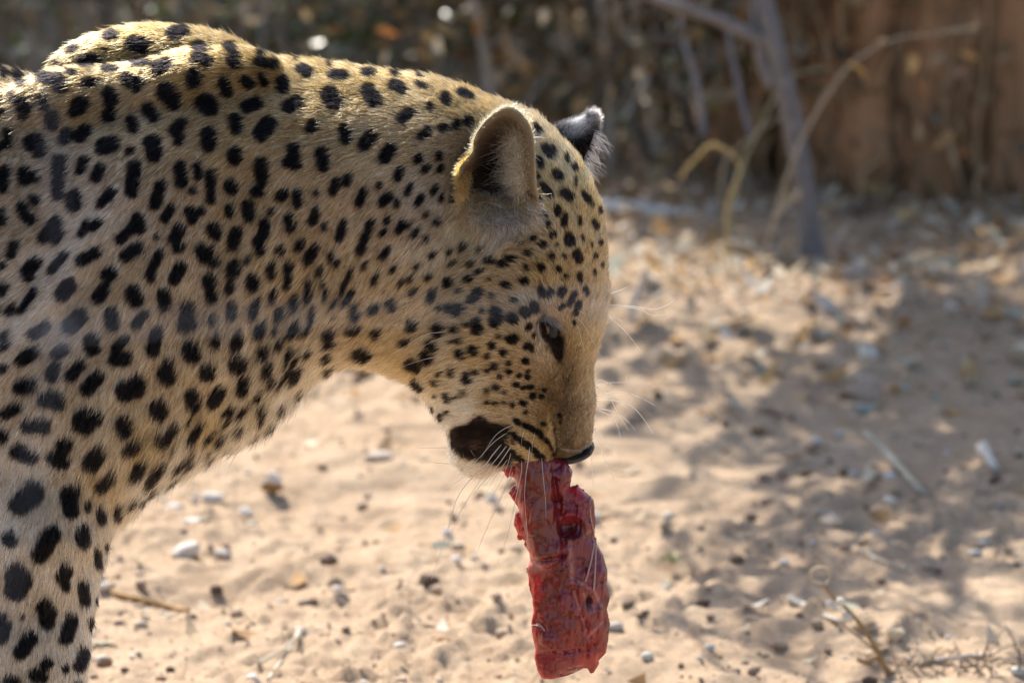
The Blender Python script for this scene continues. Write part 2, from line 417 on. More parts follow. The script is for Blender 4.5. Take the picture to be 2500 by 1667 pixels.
# --- bushes behind: every one its own crown, stems and leaves
GREEN = [(.05,.09,.03), (.07,.12,.04), (.06,.09,.04), (.09,.12,.07), (.12,.14,.10), (.34,.37,.32)]  # last pale tone stands in for sunlit glints among the leaves
OLIVE = [(.09,.08,.035), (.14,.10,.045), (.22,.15,.06), (.07,.06,.035), (.12,.085,.04), (.34,.29,.22)]  # pale last tone, again a glint given as leaf colour
STRAW = [(.26,.18,.09), (.20,.13,.06), (.30,.22,.12), (.22,.10,.035)]
def bush(px, y, wid, hgt, ncol, seed, nleaf, nstem, label, dead=.25):
    hgt *= .62
    rng = np.random.default_rng(seed); b = PG(px, 400); x = P(px, 300, y)[0]
    t = empty('bush', (x, y, gz_at(x, y))); tag(t, label, 'bush', 'bushes behind the leopard'); o0 = np.array(t.location)
    segs = []; tips = []
    for k in range(nstem):
        a = rng.uniform(0, 2 * math.pi); l_ = rng.uniform(.25, .75)
        grow_branch(o0 + np.array([rng.normal() * wid * .32, rng.normal() * .15, -.02]), [math.cos(a) * l_, math.sin(a) * l_ * .7, 1], hgt * rng.uniform(.5, .8), rng.uniform(.005, .011), 2, rng, segs, tips, up=.06)
    big = [s for s in segs if s[1][0] > .0045]
    for p, r in big[:26]:
        m = MB(); V, F = tube(p, r, 6, True, .05); m.add(V, F, np.array([.28,.25,.22]) * rng.uniform(.5, 1.7)); m.build('stem', M_TWIG, t)
    m = MB()
    for p, r in [s for s in segs if s[1][0] <= .0045] + big[26:]: m.tube(p, r * 1.2, 4, np.array([.30,.24,.18]) * rng.uniform(.5, 1.6))
    if m.V: m.build('twigs', M_TWIG, t)['kind'] = 'stuff'
    nleaf = int(nleaf * .5); hgt = hgt; tips = np.array(tips); lowp = np.stack([o0[0] + rng.normal(size=160) * wid * .45, o0[1] + rng.normal(size=160) * .28 - .1, rng.uniform(.03, .42, 160)], 1); tips = np.concatenate([tips[rng.integers(0, len(tips), 500)], lowp]); n1 = int(nleaf * (1 - dead))
    V, F, C = leaf_cloud(tips, int(n1 * 1.5), .07, .018, ncol, rng)
    o = mesh_obj('leaves', V, F, M_LEAF, t, False); vcol(o, C); o['kind'] = 'stuff'
    V, F, C = leaf_cloud(tips, nleaf - n1, .09, .020, STRAW, rng)
    o = mesh_obj('dead_leaves', V, F, M_DRY, t, False); vcol(o, C); o['kind'] = 'stuff'
BUSHES = [(40, 4.6, .9, 1.5, GREEN, 1, 5200, 9, 'dark green bush at the far left behind the shoulder hump'), (330, 5.4, .9, 1.5, GREEN, 2, 4200, 9, 'green leafy bush behind the shoulder hump'),
 (650, 5.9, 1.0, 1.6, OLIVE, 3, 4200, 9, 'olive brown bush behind the middle of the back'), (960, 5.3, .9, 1.5, GREEN, 4, 4600, 10, 'bush with grey green leaves behind the neck'),
 (1240, 4.7, .8, 1.4, GREEN, 5, 4200, 10, 'bush with green leaves and bright glints behind the near ear'), (1500, 4.4, .8, 1.4, OLIVE, 6, 3800, 10, 'brown twiggy bush behind the far ear'),
 (1720, 4.2, .7, 1.3, OLIVE, 7, 3600, 10, 'brown thicket left of the grey trunk'), (2520, 3.9, .5, 1.0, STRAW, 8, 2600, 7, 'straw coloured bush at the right edge beside the mound'),
 (200, 7.2, 1.2, 2.2, GREEN, 9, 4200, 8, 'tall bush far back at the left'), (1000, 7.4, 1.3, 2.2, OLIVE, 10, 4200, 8, 'tall bush far back in the middle'), (1750, 6.4, 1.2, 2.2, OLIVE, 11, 4200, 8, 'tall bush far back at the right')]
for a_ in BUSHES: bush(*a_)

# --- taller trees added to darken the bushes, their crowns unseen above the frame
def added_shade_tree(x, y, h, spread, seed, label):
    rng = np.random.default_rng(seed); b = np.array([x, y, gz_at(x, y)]); t = empty('added_shade_tree', b); tag(t, label, 'tree')
    m = MB(); tr = spline([b - [0, 0, .05], b + [.02, .03, h * .3], b + [-.04, .02, h * .6], b + [.03, .05, h * .9]], 16); m.tube(tr, np.linspace(.06, .025, 16), 9); m.build('trunk', M_BARK, t)
    segs = []; tips = []
    for k in range(12):
        a = rng.uniform(0, 6.28); grow_branch(tr[rng.integers(6, 16)], [math.cos(a), math.sin(a), .25], spread * rng.uniform(.6, 1), .02, 2, rng, segs, tips, up=.0)
    m = MB()
    for p, r in segs: m.tube(p, r, 5)
    m.build('branches', M_BARK, t)['kind'] = 'stuff'
    tips = np.array([q for q in tips if q[2] > h * .36]); l_ = tips - SUN_DIR * (tips[:, 2:] / SUN_DIR[2]); tips = tips[(l_[:, 1] > 3.05) | ((l_[:, 0] > .55) & (l_[:, 1] > 2.75))]; l_ = tips - SUN_DIR * (tips[:, 2:] / SUN_DIR[2]); tips = tips[~((l_[:, 0] < .35) & (l_[:, 1] < 4.7) & (rng.random(len(tips)) < .7))]; big_ = seed == 33; tips = tips[rng.integers(0, len(tips), 520 if big_ else 260)]
    V, F, C = leaf_cloud(tips, 15000 if big_ else 7000, .10, .062, GREEN[:2] + OLIVE[:2], rng)
    o = mesh_obj('crown', V, F, M_LEAF, t, False); vcol(o, C); o['kind'] = 'stuff'
for a_ in [(-1.25, 6.3, 2.9, 1.3, 31, 'tree rising far left behind the bushes, only its lower trunk in view'), (.15, 7.0, 3.1, 1.4, 32, 'tree rising in the middle behind the bushes, only its lower trunk in view'), (1.5, 5.6, 2.9, 1.3, 33, 'tree rising behind the mound at the right, hidden up to its crown')]: added_shade_tree(*a_)
# bright dead twigs and glossy leaves low in front of the bushes
stem('pale_branch', [(1240,330),(1228,230),(1250,120),(1300,20),(1330,-60)], [.005,.005,.004], (.30,.29,.30), 'thin grey branch rising behind the near ear tip', 'branch', y=4.3)
stem('pale_branch', [(1120,60),(1170,95),(1250,70),(1330,30)], [.005,.005,.004], (.36,.35,.33), 'pale branch lying level in the bush above the near ear', 'branch', y=4.9)
stem('pale_branch', [(700,70),(640,30),(590,-30)], [.006,.005,.005], (.30,.28,.26), 'pale branch above the middle of the back', 'branch', y=4.9)
stem('pale_branch', [(1720,330),(1700,200),(1668,90),(1655,-30)], [.006,.006,.005], (.26,.25,.27), 'grey stem rising just left of the grey fork', 'branch', y=3.6)
# ------------------------------------------------------------------ the coat pattern (capsules x1,y1,x2,y2,r per patch of the flank)
SPOTS = [
 (0.3827, 0, 0, """690,225,735,215,30;860,275,920,290,52;1110,215,1170,205,42;1255,290,1310,300,28;540,390,600,380,42;345,395,375,395,18;
440,315,500,305,20;660,315,670,318,10;1010,345,1040,340,12;440,455,480,460,18;670,435,740,437,22;870,400,950,395,22;1010,430,1070,410,42;
1260,365,1330,385,36;1470,300,1500,345,32;1490,390,1500,400,38;130,400,150,402,22;275,495,320,505,38;380,500,390,560,40;545,520,600,525,28;
815,500,880,545,42;1240,480,1240,520,42;1425,520,1450,590,32;15,430,40,480,24;110,480,150,525,26;85,605,100,640,26;130,700,150,740,24;
165,640,180,690,26;265,620,290,680,24;330,745,335,790,38;470,715,480,710,30;500,680,515,660,50;700,600,710,640,45;690,735,700,730,42;
840,760,855,820,30;945,690,985,740,38;1060,580,1100,620,55;1090,640,1110,660,40;1310,650,1340,680,58;1500,760,1510,830,32;45,830,55,920,26;
190,900,200,920,38;235,890,255,960,42;415,880,430,850,38;510,870,545,830,38;665,930,710,920,52;825,960,830,960,26;975,910,985,980,52;
1120,830,1160,790,36;1145,850,1145,900,30;1335,850,1335,920,46;1500,980,1500,1010,42;30,1090,20,1190,36;155,1090,160,1150,34;
215,1120,220,1130,32;380,1020,375,1100,38;370,1170,370,1240,36;515,1085,535,1020,28;610,1130,645,1070,32;860,1060,840,1220,40;
1150,1060,1160,1160,36;1255,1060,1265,1120,26;1340,1100,1350,1270,28;1225,1215,1230,1215,24;1465,1180,1480,1200,38;1460,1320,1465,1360,28;
140,1320,190,1400,32;220,1265,225,1275,28;470,1265,475,1300,48;650,1290,710,1220,32;1025,1180,990,1300,34;1055,1390,1085,1330,30;
1205,1345,1225,1400,26;1260,1350,1280,1340,28;1360,1450,1380,1500,34;1340,1450,1390,1450,22;0,1370,10,1400,34;280,1510,360,1410,34;
350,1530,380,1490,28;520,1490,555,1420,24;595,1450,625,1415,26;770,1520,850,1440,32;880,1390,900,1450,38;1110,1520,1140,1460,36;
990,1505,995,1510,14;1490,1540,1510,1480,38;80,1560,100,1565,24;5,700,5,720,18;5,940,10,930,20"""),
 (0.3827, 500, 0, """265,520,280,540,34;360,490,380,530,22;495,520,505,560,36;350,395,440,410,28;350,335,370,340,14;620,445,665,465,34;800,410,805,412,14;
830,480,890,485,32;590,385,595,385,8;1030,465,1070,465,24;1210,470,1230,472,14;1220,545,1260,565,36;1370,540,1420,560,20;1380,490,1385,490,10;
1540,620,1555,650,32;1640,590,1700,620,24;1445,670,1450,690,24;270,680,330,655,40;540,680,590,650,42;810,610,830,640,58;1050,580,1090,640,50;
1270,755,1320,720,38;365,850,410,790,52;195,760,205,820,32;680,810,695,800,40;890,820,900,890,32;1020,920,1060,870,38;570,950,560,1020,38;
520,1040,590,1050,26;745,970,760,1060,34;1150,1000,1190,950,38;1390,870,1430,830,26;1525,825,1535,820,28;1605,800,1615,790,24;1680,780,1685,760,28;
360,1040,365,1150,38;320,1220,350,1220,32;1360,1020,1375,1000,24;1400,1090,1425,1060,18;1500,1000,1505,980,20;1505,1080,1510,1065,16;
1235,1130,1250,1090,24;905,1160,910,1130,28;820,1220,835,1160,26;490,1250,495,1240,36;590,1230,595,1300,28;710,1230,712,1232,18;1110,1170,1110,1190,12;
985,1290,1020,1210,24;1140,1285,1170,1255,30;1295,1230,1320,1180,14;1460,1220,1475,1190,20;1360,1290,1380,1260,24;1510,1260,1515,1250,18;
1225,1310,1227,1290,18;275,1300,285,1370,36;420,1350,422,1352,20;690,1410,705,1350,28;535,1390,550,1450,30;760,1430,765,1450,18;880,1420,860,1520,24;
1160,1420,1165,1400,16;1135,1480,1145,1470,18;1240,1470,1265,1420,22;1050,1450,1060,1420,24;1305,1420,1305,1440,10;1415,1370,1418,1360,18;
1480,1415,1490,1415,22;1340,1490,1345,1480,20;1415,1520,1418,1515,18;380,1420,380,1470,32;340,1530,370,1500,32;610,1540,610,1560,24;1010,1540,1025,1500,26"""),
 (0.3827, 0, 600, """70,60,95,10,26;10,120,15,120,22;180,150,220,110,38;180,190,190,200,28;330,150,410,60,26;520,90,610,40,36;800,60,880,10,36;1130,10,1150,5,28;
1290,60,1370,100,34;1280,20,1330,30,34;1480,8,1500,8,18;690,180,700,175,45;630,320,660,280,42;1015,50,985,110,30;960,170,965,200,32;1110,210,1150,130,36;
1490,150,1490,130,42;1470,230,1465,270,28;1340,230,1330,210,42;1340,300,1355,320,36;400,300,440,250,48;20,270,10,290,32;850,300,865,330,52;
1040,300,1050,370,38;60,420,80,390,26;130,420,220,280,20;450,510,510,450,52;710,430,720,500,42;870,500,920,430,30;1190,400,1200,480,46;
1180,500,1210,490,45;1470,390,1480,440,28;1355,460,1357,480,26;210,565,290,510,32;20,580,40,560,24;20,650,40,630,22;585,600,590,650,45;
1000,560,975,660,40;1005,530,1010,540,24;740,650,790,600,28;740,720,800,715,44;140,720,210,680,40;370,680,400,660,40;330,830,350,780,36;
450,830,510,760,34;15,780,20,780,26;1215,650,1225,690,52;1375,590,1375,620,30;1490,640,1520,580,26;1070,740,1075,740,30;1060,810,1075,820,54;
1325,790,1330,810,48;1510,755,1530,750,46;130,895,190,890,46;555,905,620,840,42;790,910,800,940,52;870,870,875,920,50;1540,900,1560,870,30;
280,975,340,960,38;360,980,370,1000,45;30,1065,110,1030,32;175,1140,190,1140,42;250,1140,280,1150,45;530,1100,540,1130,66;600,1100,610,1100,44;
780,1130,800,1160,52;1010,1030,1020,1050,58;1220,950,1240,1010,42;1360,990,1400,930,40;1440,1070,1480,1040,22;1430,1140,1460,1110,14;0,1200,20,1210,38;
1200,1125,1203,1125,14;1020,1220,1050,1240,34;1080,1190,1110,1160,28;1220,1230,1275,1140,26;1310,1240,1350,1200,18;1390,1250,1420,1220,22;
820,1290,860,1260,42;110,1310,160,1330,44;200,1350,205,1350,38;400,1270,420,1270,45;340,1350,400,1370,46;580,1380,620,1330,54;1100,1300,1102,1300,14;
1120,1420,1220,1330,18;1190,1410,1240,1360,12;1330,1320,1350,1390,14;870,1450,900,1390,42;640,1530,710,1470,36;960,1500,1030,1400,30;
1100,1500,1150,1460,12;180,1550,220,1540,40;430,1550,480,1550,30"""),
 (0.3827, 500, 600, """275,90,277,90,20;350,10,355,30,28;480,20,485,30,26;600,10,610,5,24;660,90,700,20,30;420,130,425,180,28;535,120,525,250,24;305,215,310,250,38;
730,150,735,180,16;660,230,660,260,22;750,235,752,245,14;800,60,800,80,18;830,100,840,110,20;770,280,768,340,10;990,30,1010,-10,28;1010,140,1020,120,16;
1130,70,1165,20,20;1080,230,1095,190,20;1190,160,1210,130,12;930,150,870,300,14;890,370,945,285,18;435,300,435,350,24;325,360,310,440,26;335,350,335,370,20;
565,340,565,390,26;660,310,655,350,20;470,420,475,440,32;685,400,670,520,14;940,390,945,400,22;960,450,965,450,28;1065,410,1080,400,28;1190,370,1195,380,34;
1250,230,1255,225,16;1310,210,1315,200,20;1350,130,1355,125,20;1420,200,1430,190,20;1330,290,1340,280,22;1440,60,1460,40,18;1440,330,1450,290,28;
1550,220,1555,240,28;1500,390,1502,395,20;1560,390,1565,400,20;820,450,825,447,12;800,400,840,340,10;345,560,355,510,34;200,620,215,580,36;
445,545,447,545,18;550,560,580,510,26;610,560,612,560,14;475,640,485,620,24;370,660,375,690,32;530,720,545,660,16;510,770,520,740,12;790,560,795,620,36;
920,540,970,540,22;1085,540,1095,570,20;1320,490,1325,515,30;1490,520,1490,550,34;1265,610,1285,610,18;1440,620,1465,640,28;205,740,215,760,50;
395,780,405,820,32;985,680,1020,690,44;1410,700,1420,720,36;1310,750,1350,770,36;770,720,780,715,22;790,790,800,785,22;650,690,655,680,20;
245,860,240,930,30;420,880,430,865,16;560,850,590,790,34;600,960,605,930,16;620,990,625,1000,12;335,970,350,940,16;235,1050,250,1035,20;210,1090,230,1080,14;
360,1030,370,1060,22;365,1110,370,1100,16;420,1140,425,1140,22;485,1025,490,1030,18;210,1170,225,1180,20;330,1200,332,1210,14;155,1285,160,1280,12;
195,1280,195,1290,10;245,1285,250,1280,12;100,1250,110,1240,16;1340,870,1380,900,26;1470,860,1480,880,14;1500,815,1502,815,12;1545,940,1560,980,18;
1510,1080,1512,1095,14;1475,950,1477,950,10;690,450,640,560,9;600,690,500,830,9;560,770,470,900,8"""),
 (0.3616, 0, 1100, """460,300,480,400,52;440,290,500,285,30;590,360,590,365,24;680,400,685,460,30;810,360,795,430,26;970,330,1060,250,16;890,350,930,320,12;
130,360,230,280,68;550,560,560,600,48;570,520,575,530,25;715,640,718,620,16;655,670,660,760,24;60,590,70,600,48;310,620,350,560,58;270,690,300,650,58;
700,800,695,850,10;420,840,440,810,50;440,900,445,910,30;560,910,570,1000,36;650,990,652,1010,18;110,840,140,870,78;80,930,120,950,55;300,1050,320,1090,60;
310,1150,330,1160,42;480,1140,440,1260,45;0,1150,20,1190,55;0,1260,20,1240,40;615,1140,620,1190,22;150,1120,152,1120,14;140,1350,200,1270,50;
560,1360,530,1450,38;630,1390,625,1430,10;435,1455,440,1475,22;320,1430,300,1440,38;230,1510,280,1520,42;60,1550,100,1565,36"""),
 (0.2997, 1000, 230, """1030,270,1070,310,22;1110,440,1150,500,34;1060,545,1075,590,28;1040,670,1050,680,24;1195,655,1220,680,38;1165,430,1190,460,16;
1090,760,1140,820,32;1050,840,1070,870,18;1255,810,1310,840,36;1205,930,1210,980,28;1100,990,1105,990,22;1270,1000,1255,1070,28;1385,1020,1390,1070,18;
1345,600,1350,620,22;1285,510,1290,540,20;1350,700,1352,750,14;1415,820,1470,890,24;1490,900,1495,920,14;1500,1050,1520,1080,22;1545,950,1550,970,16;
1550,1210,1555,1230,14;1480,1220,1485,1240,12;1130,1080,1145,1060,16;1155,1160,1175,1145,22;1080,1230,1095,1220,28;1300,1180,1310,1210,44;
1405,1170,1408,1190,16;960,1290,970,1290,24;1155,1320,1160,1330,26;1255,1325,1260,1340,12;1355,1310,1375,1360,38;1195,1230,1197,1230,12;900,1210,910,1210,18;
1000,1175,1020,1170,20;650,1330,680,1345,32;840,1340,850,1340,30;430,1220,450,1240,28;570,1250,575,1250,20;760,1380,770,1390,32;500,1370,510,1375,24;
570,1440,580,1430,22;480,1500,500,1490,30;660,1505,665,1505,18;950,1410,960,1415,22;1070,1410,1080,1420,30;1210,1430,1215,1435,26;1275,1490,1280,1490,20;
1380,1480,1385,1530,22;780,1555,790,1555,34;930,1530,945,1520,32;1510,1320,1515,1340,12;1560,1390,1562,1410,10;1500,1450,1505,1470,12;320,1280,340,1260,20;
340,1370,360,1360,22;1230,300,1260,360,14;1160,190,1200,230,14"""),
 (0.3507, 1000, 650, """440,230,490,175,32;575,205,577,207,20;720,235,725,235,18;915,170,920,200,28;970,200,980,180,24;1050,200,1065,170,26;1110,260,1145,200,22;
1220,160,1235,200,16;865,280,870,310,30;345,165,350,165,18;280,285,350,290,30;320,320,360,280,28;210,280,215,290,18;505,305,510,310,18;590,310,620,320,32;
590,390,620,360,36;800,320,810,330,34;715,360,720,370,38;470,380,475,450,34;400,400,400,405,18;825,430,830,425,24;305,435,320,440,20;700,510,730,505,32;
575,540,577,560,20;620,490,622,490,12;335,515,340,515,20;285,515,287,520,16;810,560,840,560,24;850,590,852,590,14;350,590,365,630,22;440,570,455,600,26;
540,615,542,625,16;650,600,655,605,24;590,690,600,695,20;690,675,695,675,18;805,660,810,660,22;545,720,545,730,14;690,730,695,730,20;455,730,457,735,18;
400,750,405,790,26;215,745,217,748,14;295,710,300,750,16;635,765,637,768,16;760,755,765,757,16;820,770,825,770,16;825,730,827,730,12;740,825,750,825,18;
790,845,850,840,16;605,840,610,845,22;540,860,540,870,14;660,875,665,875,16;370,860,385,890,16;270,890,280,930,18;330,900,335,910,12;175,800,180,805,14;
855,895,858,910,18;915,905,918,905,14;935,860,937,862,12;545,945,547,945,14;595,950,600,955,12;660,945,662,945,12;720,965,722,970,14;775,950,805,960,16;
265,1010,270,1015,14;225,1035,228,1060,16;155,975,158,980,14;185,890,186,890,10;810,1015,812,1015,12;1045,1040,1047,1045,16;1050,1085,1052,1085,12;
520,1065,525,1068,16;1170,260,1150,330,22;1050,290,1070,280,14;1140,390,1150,410,12;860,480,862,490,16"""),
 (0.17007, 1080, 980, """1060,280,1110,310,46;1180,330,1220,350,46;1280,390,1340,430,46;1390,450,1420,510,46;1480,540,1520,600,32;1540,630,1570,690,26;1590,750,1595,760,24;
1030,460,1080,530,42;1130,560,1170,590,50;1220,610,1250,650,58;1330,700,1370,760,50;1420,780,1460,830,40;1020,720,1080,790,46;1110,800,1160,860,44;
1190,880,1240,905,22;1440,320,1460,330,26;1010,560,1020,600,26;1562,270,1600,400,9;1600,400,1630,560,11;1632,560,1638,780,13"""),  # last three: dark line down the groove beside the whisker pad
  (0.236, 1050, 230, "360,570,300,690,14;290,700,262,860,26;256,880,240,1100,22")  # shaded gap behind the near ear painted dark, with the ear's black back
]
def _capsules():
    out = []
    for s, ox, oy, txt in SPOTS:
        for it in txt.replace('\n', '').split(';'):
            v = [float(c) for c in it.split(',')]
            out.append((ox + v[0] * s, oy + v[1] * s, ox + v[2] * s, oy + v[3] * s, v[4] * s))
    return out
SX0, SX1, SY0, SY1 = -3100, 1560, 0, 2230          # extent of the pattern sheet, in photo units
SM = np.full((SY1 - SY0, SX1 - SX0), 99.0, np.float32)
def _stamp(x1, y1, x2, y2, r, pad=26):
    ax0 = int(max(min(x1, x2) - r - pad, SX0)); ax1 = int(min(max(x1, x2) + r + pad, SX1))
    ay0 = int(max(min(y1, y2) - r - pad, SY0)); ay1 = int(min(max(y1, y2) + r + pad, SY1))
    if ax1 <= ax0 or ay1 <= ay0: return
    X, Y = np.meshgrid(np.arange(ax0, ax1), np.arange(ay0, ay1))
    dx, dy = x2 - x1, y2 - y1; L2 = dx * dx + dy * dy + 1e-9
    t = np.clip(((X - x1) * dx + (Y - y1) * dy) / L2, 0, 1)
    d = np.hypot(X - x1 - t * dx, Y - y1 - t * dy) - r
    W = SM[ay0 - SY0:ay1 - SY0, ax0 - SX0:ax1 - SX0]
    k = min(7.0, r * .45)                                         # soft union, neighbouring lobes melt together
    h = np.clip(0.5 + 0.5 * (W - d) / k, 0, 1)
    W[:] = np.where(W > 50, d, W * (1 - h) + d * h - k * h * (1 - h))
CAPS = _capsules()
for c_ in CAPS: _stamp(*c_)
_r = np.random.default_rng(3)
for gy in range(100, 2220, 66):                     # the coat outside the photograph: broken rosettes
    for gx in range(-3080, 230, 66):
        x = gx + _r.uniform(-18, 18) + (33 if (gy // 66) % 2 else 0); y = gy + _r.uniform(-18, 18)
        if x > -22 and y < 1672: continue
        a = _r.uniform(0, math.pi); L = _r.uniform(2, 16)
        _stamp(x - math.cos(a) * L, y - math.sin(a) * L, x + math.cos(a) * L, y + math.sin(a) * L, _r.uniform(8, 17))
def spot(px, py):
    """0 on bare coat .. 1 inside a dark spot"""
    n = vnoise(np.stack([px / 11.0, py / 11.0], 1), 31) * 2.2
    ix = np.clip((px - SX0).astype(int), 0, SX1 - SX0 - 1); iy = np.clip((py - SY0).astype(int), 0, SY1 - SY0 - 1)
    return np.clip(0.5 - (SM[iy, ix] + n - np.where(px < 1000, 2.4, np.where(py > 1015, 0.3, 1.3))) / 4.2, 0, 1)
# ------------------------------------------------------------------ the leopard's body, grown as one surface
PXM = 3125.0
FUR_NEAR, FUR_FAR = 420000, 110000
OUT = [(-2780,300),(-2500,205),(-2000,160),(-1400,190),(-800,185),(-300,150),(-100,146),(0,152),(50,166),(115,188),(184,200),(268,198),(367,176),
 (430,150),(500,116),(557,110),(600,117),(661,132),(768,144),(844,153),(952,168),(1074,188),(1151,214),(1200,233),(1270,257),(1321,284),(1360,323),(1390,356),
 (1420,392),(1450,446),(1468,500),(1480,575),(1484,650),(1486,700),(1487,738),(1480,790),(1465,839),(1453,881),(1447,923),(1452,959),(1454,994),
 (1449,1036),(1445,1082),(1432,1100),(1410,1114),(1386,1120),(1361,1118),(1351,1125),(1323,1134),(1281,1140),(1252,1140),(1224,1144),(1203,1155),
 (1175,1163),(1151,1160),(1123,1140),(1102,1109),(1093,1081),(1089,1053),(1076,1030),(1054,998),(1032,964),(1000,936),(959,912),(913,893),(867,887),(829,893),
 (791,917),(749,956),(722,992),(684,1026),(642,1060),(577,1088),(500,1130),(383,1190),(343,1226),(304,1252),(282,1295),(268,1353),(253,1407),
 (242,1462),(233,1516),(230,1606),(228,1667),(222,1800),(212,1950),(220,2040),(268,2100),(282,2145),(262,2172),(150,2178),(50,2168),(22,2110),(30,2020),
 (10,1900),(-30,1750),(-70,1600),(-130,1450),(-200,1330),(-420,1290),(-900,1280),(-1400,1230),(-1850,1120),(-2080,1050),(-2150,1180),(-2330,1400),
 (-2420,1560),(-2400,1800),(-2370,2000),(-2290,2080),(-2240,2140),(-2260,2172),(-2520,2175),(-2560,2080),(-2580,1900),(-2640,1640),(-2740,1480),(-2700,1300),
 (-2760,1050),(-2860,750),(-2870,500)]
OUT = np.array(OUT, float)

def idw(ctrl, x, y, p=3.0, soft=30.0):
    """scattered control values blended over the flank: ctrl rows are x, y, values..."""
    ctrl = np.asarray(ctrl, float)
    x = np.asarray(x, float); shp = x.shape; x = x.ravel(); y = np.asarray(y, float).ravel()
    num = np.zeros((len(x), ctrl.shape[1] - 2)); den = np.zeros(len(x))
    for r in ctrl:
        w = 1.0 / (((x - r[0])**2 + (y - r[1])**2 + soft * soft) ** (p / 2))
        num += w[:, None] * r[2:]; den += w
    return (num / den[:, None]).reshape(shp + (ctrl.shape[1] - 2,))

def poly_sd(poly, X, Y):
    """signed distance to a polygon, positive inside"""
    x = X.ravel(); y = Y.ravel(); best = np.full(len(x), 1e18); ins = np.zeros(len(x), bool)
    Q = np.roll(poly, -1, axis=0)
    for (x1, y1), (x2, y2) in zip(poly, Q):
        dx, dy = x2 - x1, y2 - y1
        t = np.clip(((x - x1) * dx + (y - y1) * dy) / (dx * dx + dy * dy + 1e-12), 0, 1)
        best = np.minimum(best, (x - x1 - t * dx)**2 + (y - y1 - t * dy)**2)
        if y1 != y2:
            c = ((y1 > y) != (y2 > y)) & (x < (x2 - x1) * (y - y1) / (y2 - y1) + x1)
            ins ^= c
    return (np.where(ins, 1, -1) * np.sqrt(best)).reshape(X.shape)

def inflate(sd, cfun, h, iters=(1500, 500, 260)):
    """Poisson inflation: the squared half thickness over the inside of an outline"""
    def up(a, shp):
        iy = np.linspace(0, a.shape[0] - 1, shp[0]); ix = np.linspace(0, a.shape[1] - 1, shp[1])
        y0 = np.minimum(iy.astype(int), a.shape[0] - 2); x0 = np.minimum(ix.astype(int), a.shape[1] - 2)
        fy = (iy - y0)[:, None]; fx = (ix - x0)[None]
        return a[y0][:, x0] * (1 - fy) * (1 - fx) + a[y0 + 1][:, x0] * fy * (1 - fx) + a[y0][:, x0 + 1] * (1 - fy) * fx + a[y0 + 1][:, x0 + 1] * fy * fx
    q = None
    for lev, n in zip((4, 2, 1), iters):
        s = sd[::lev, ::lev]; m = s > 0; c = cfun[::lev, ::lev] * (h * lev)**2
        q = np.zeros(s.shape) if q is None else up(q, s.shape)
        q[~m] = 0
        for _ in range(n):
            a = np.zeros_like(q)
            a[1:-1, 1:-1] = 0.25 * (q[:-2, 1:-1] + q[2:, 1:-1] + q[1:-1, :-2] + q[1:-1, 2:] + c[1:-1, 1:-1])
            a[~m] = 0; q = a
    out = ~(sd > 0)
    # outside: carry on falling at about the slope met at the rim
    rim = np.clip(sd, -200, 0)
    slope = np.median((q[sd > 0] / np.maximum(sd[sd > 0], 1))[(sd[sd > 0] < 2.5 * h)])
    q = np.where(out, rim * slope, q)
    return q

def bilin(A, x, y, x0, y0, h):
    fx = np.clip((x - x0) / h, 0, A.shape[1] - 1.001); fy = np.clip((y - y0) / h, 0, A.shape[0] - 1.001)
    ix = fx.astype(int); iy = fy.astype(int); fx = fx - ix; fy = fy - iy
    return A[iy, ix] * (1 - fx) * (1 - fy) + A[iy, ix + 1] * fx * (1 - fy) + A[iy + 1, ix] * (1 - fx) * fy + A[iy + 1, ix + 1] * fx * fy

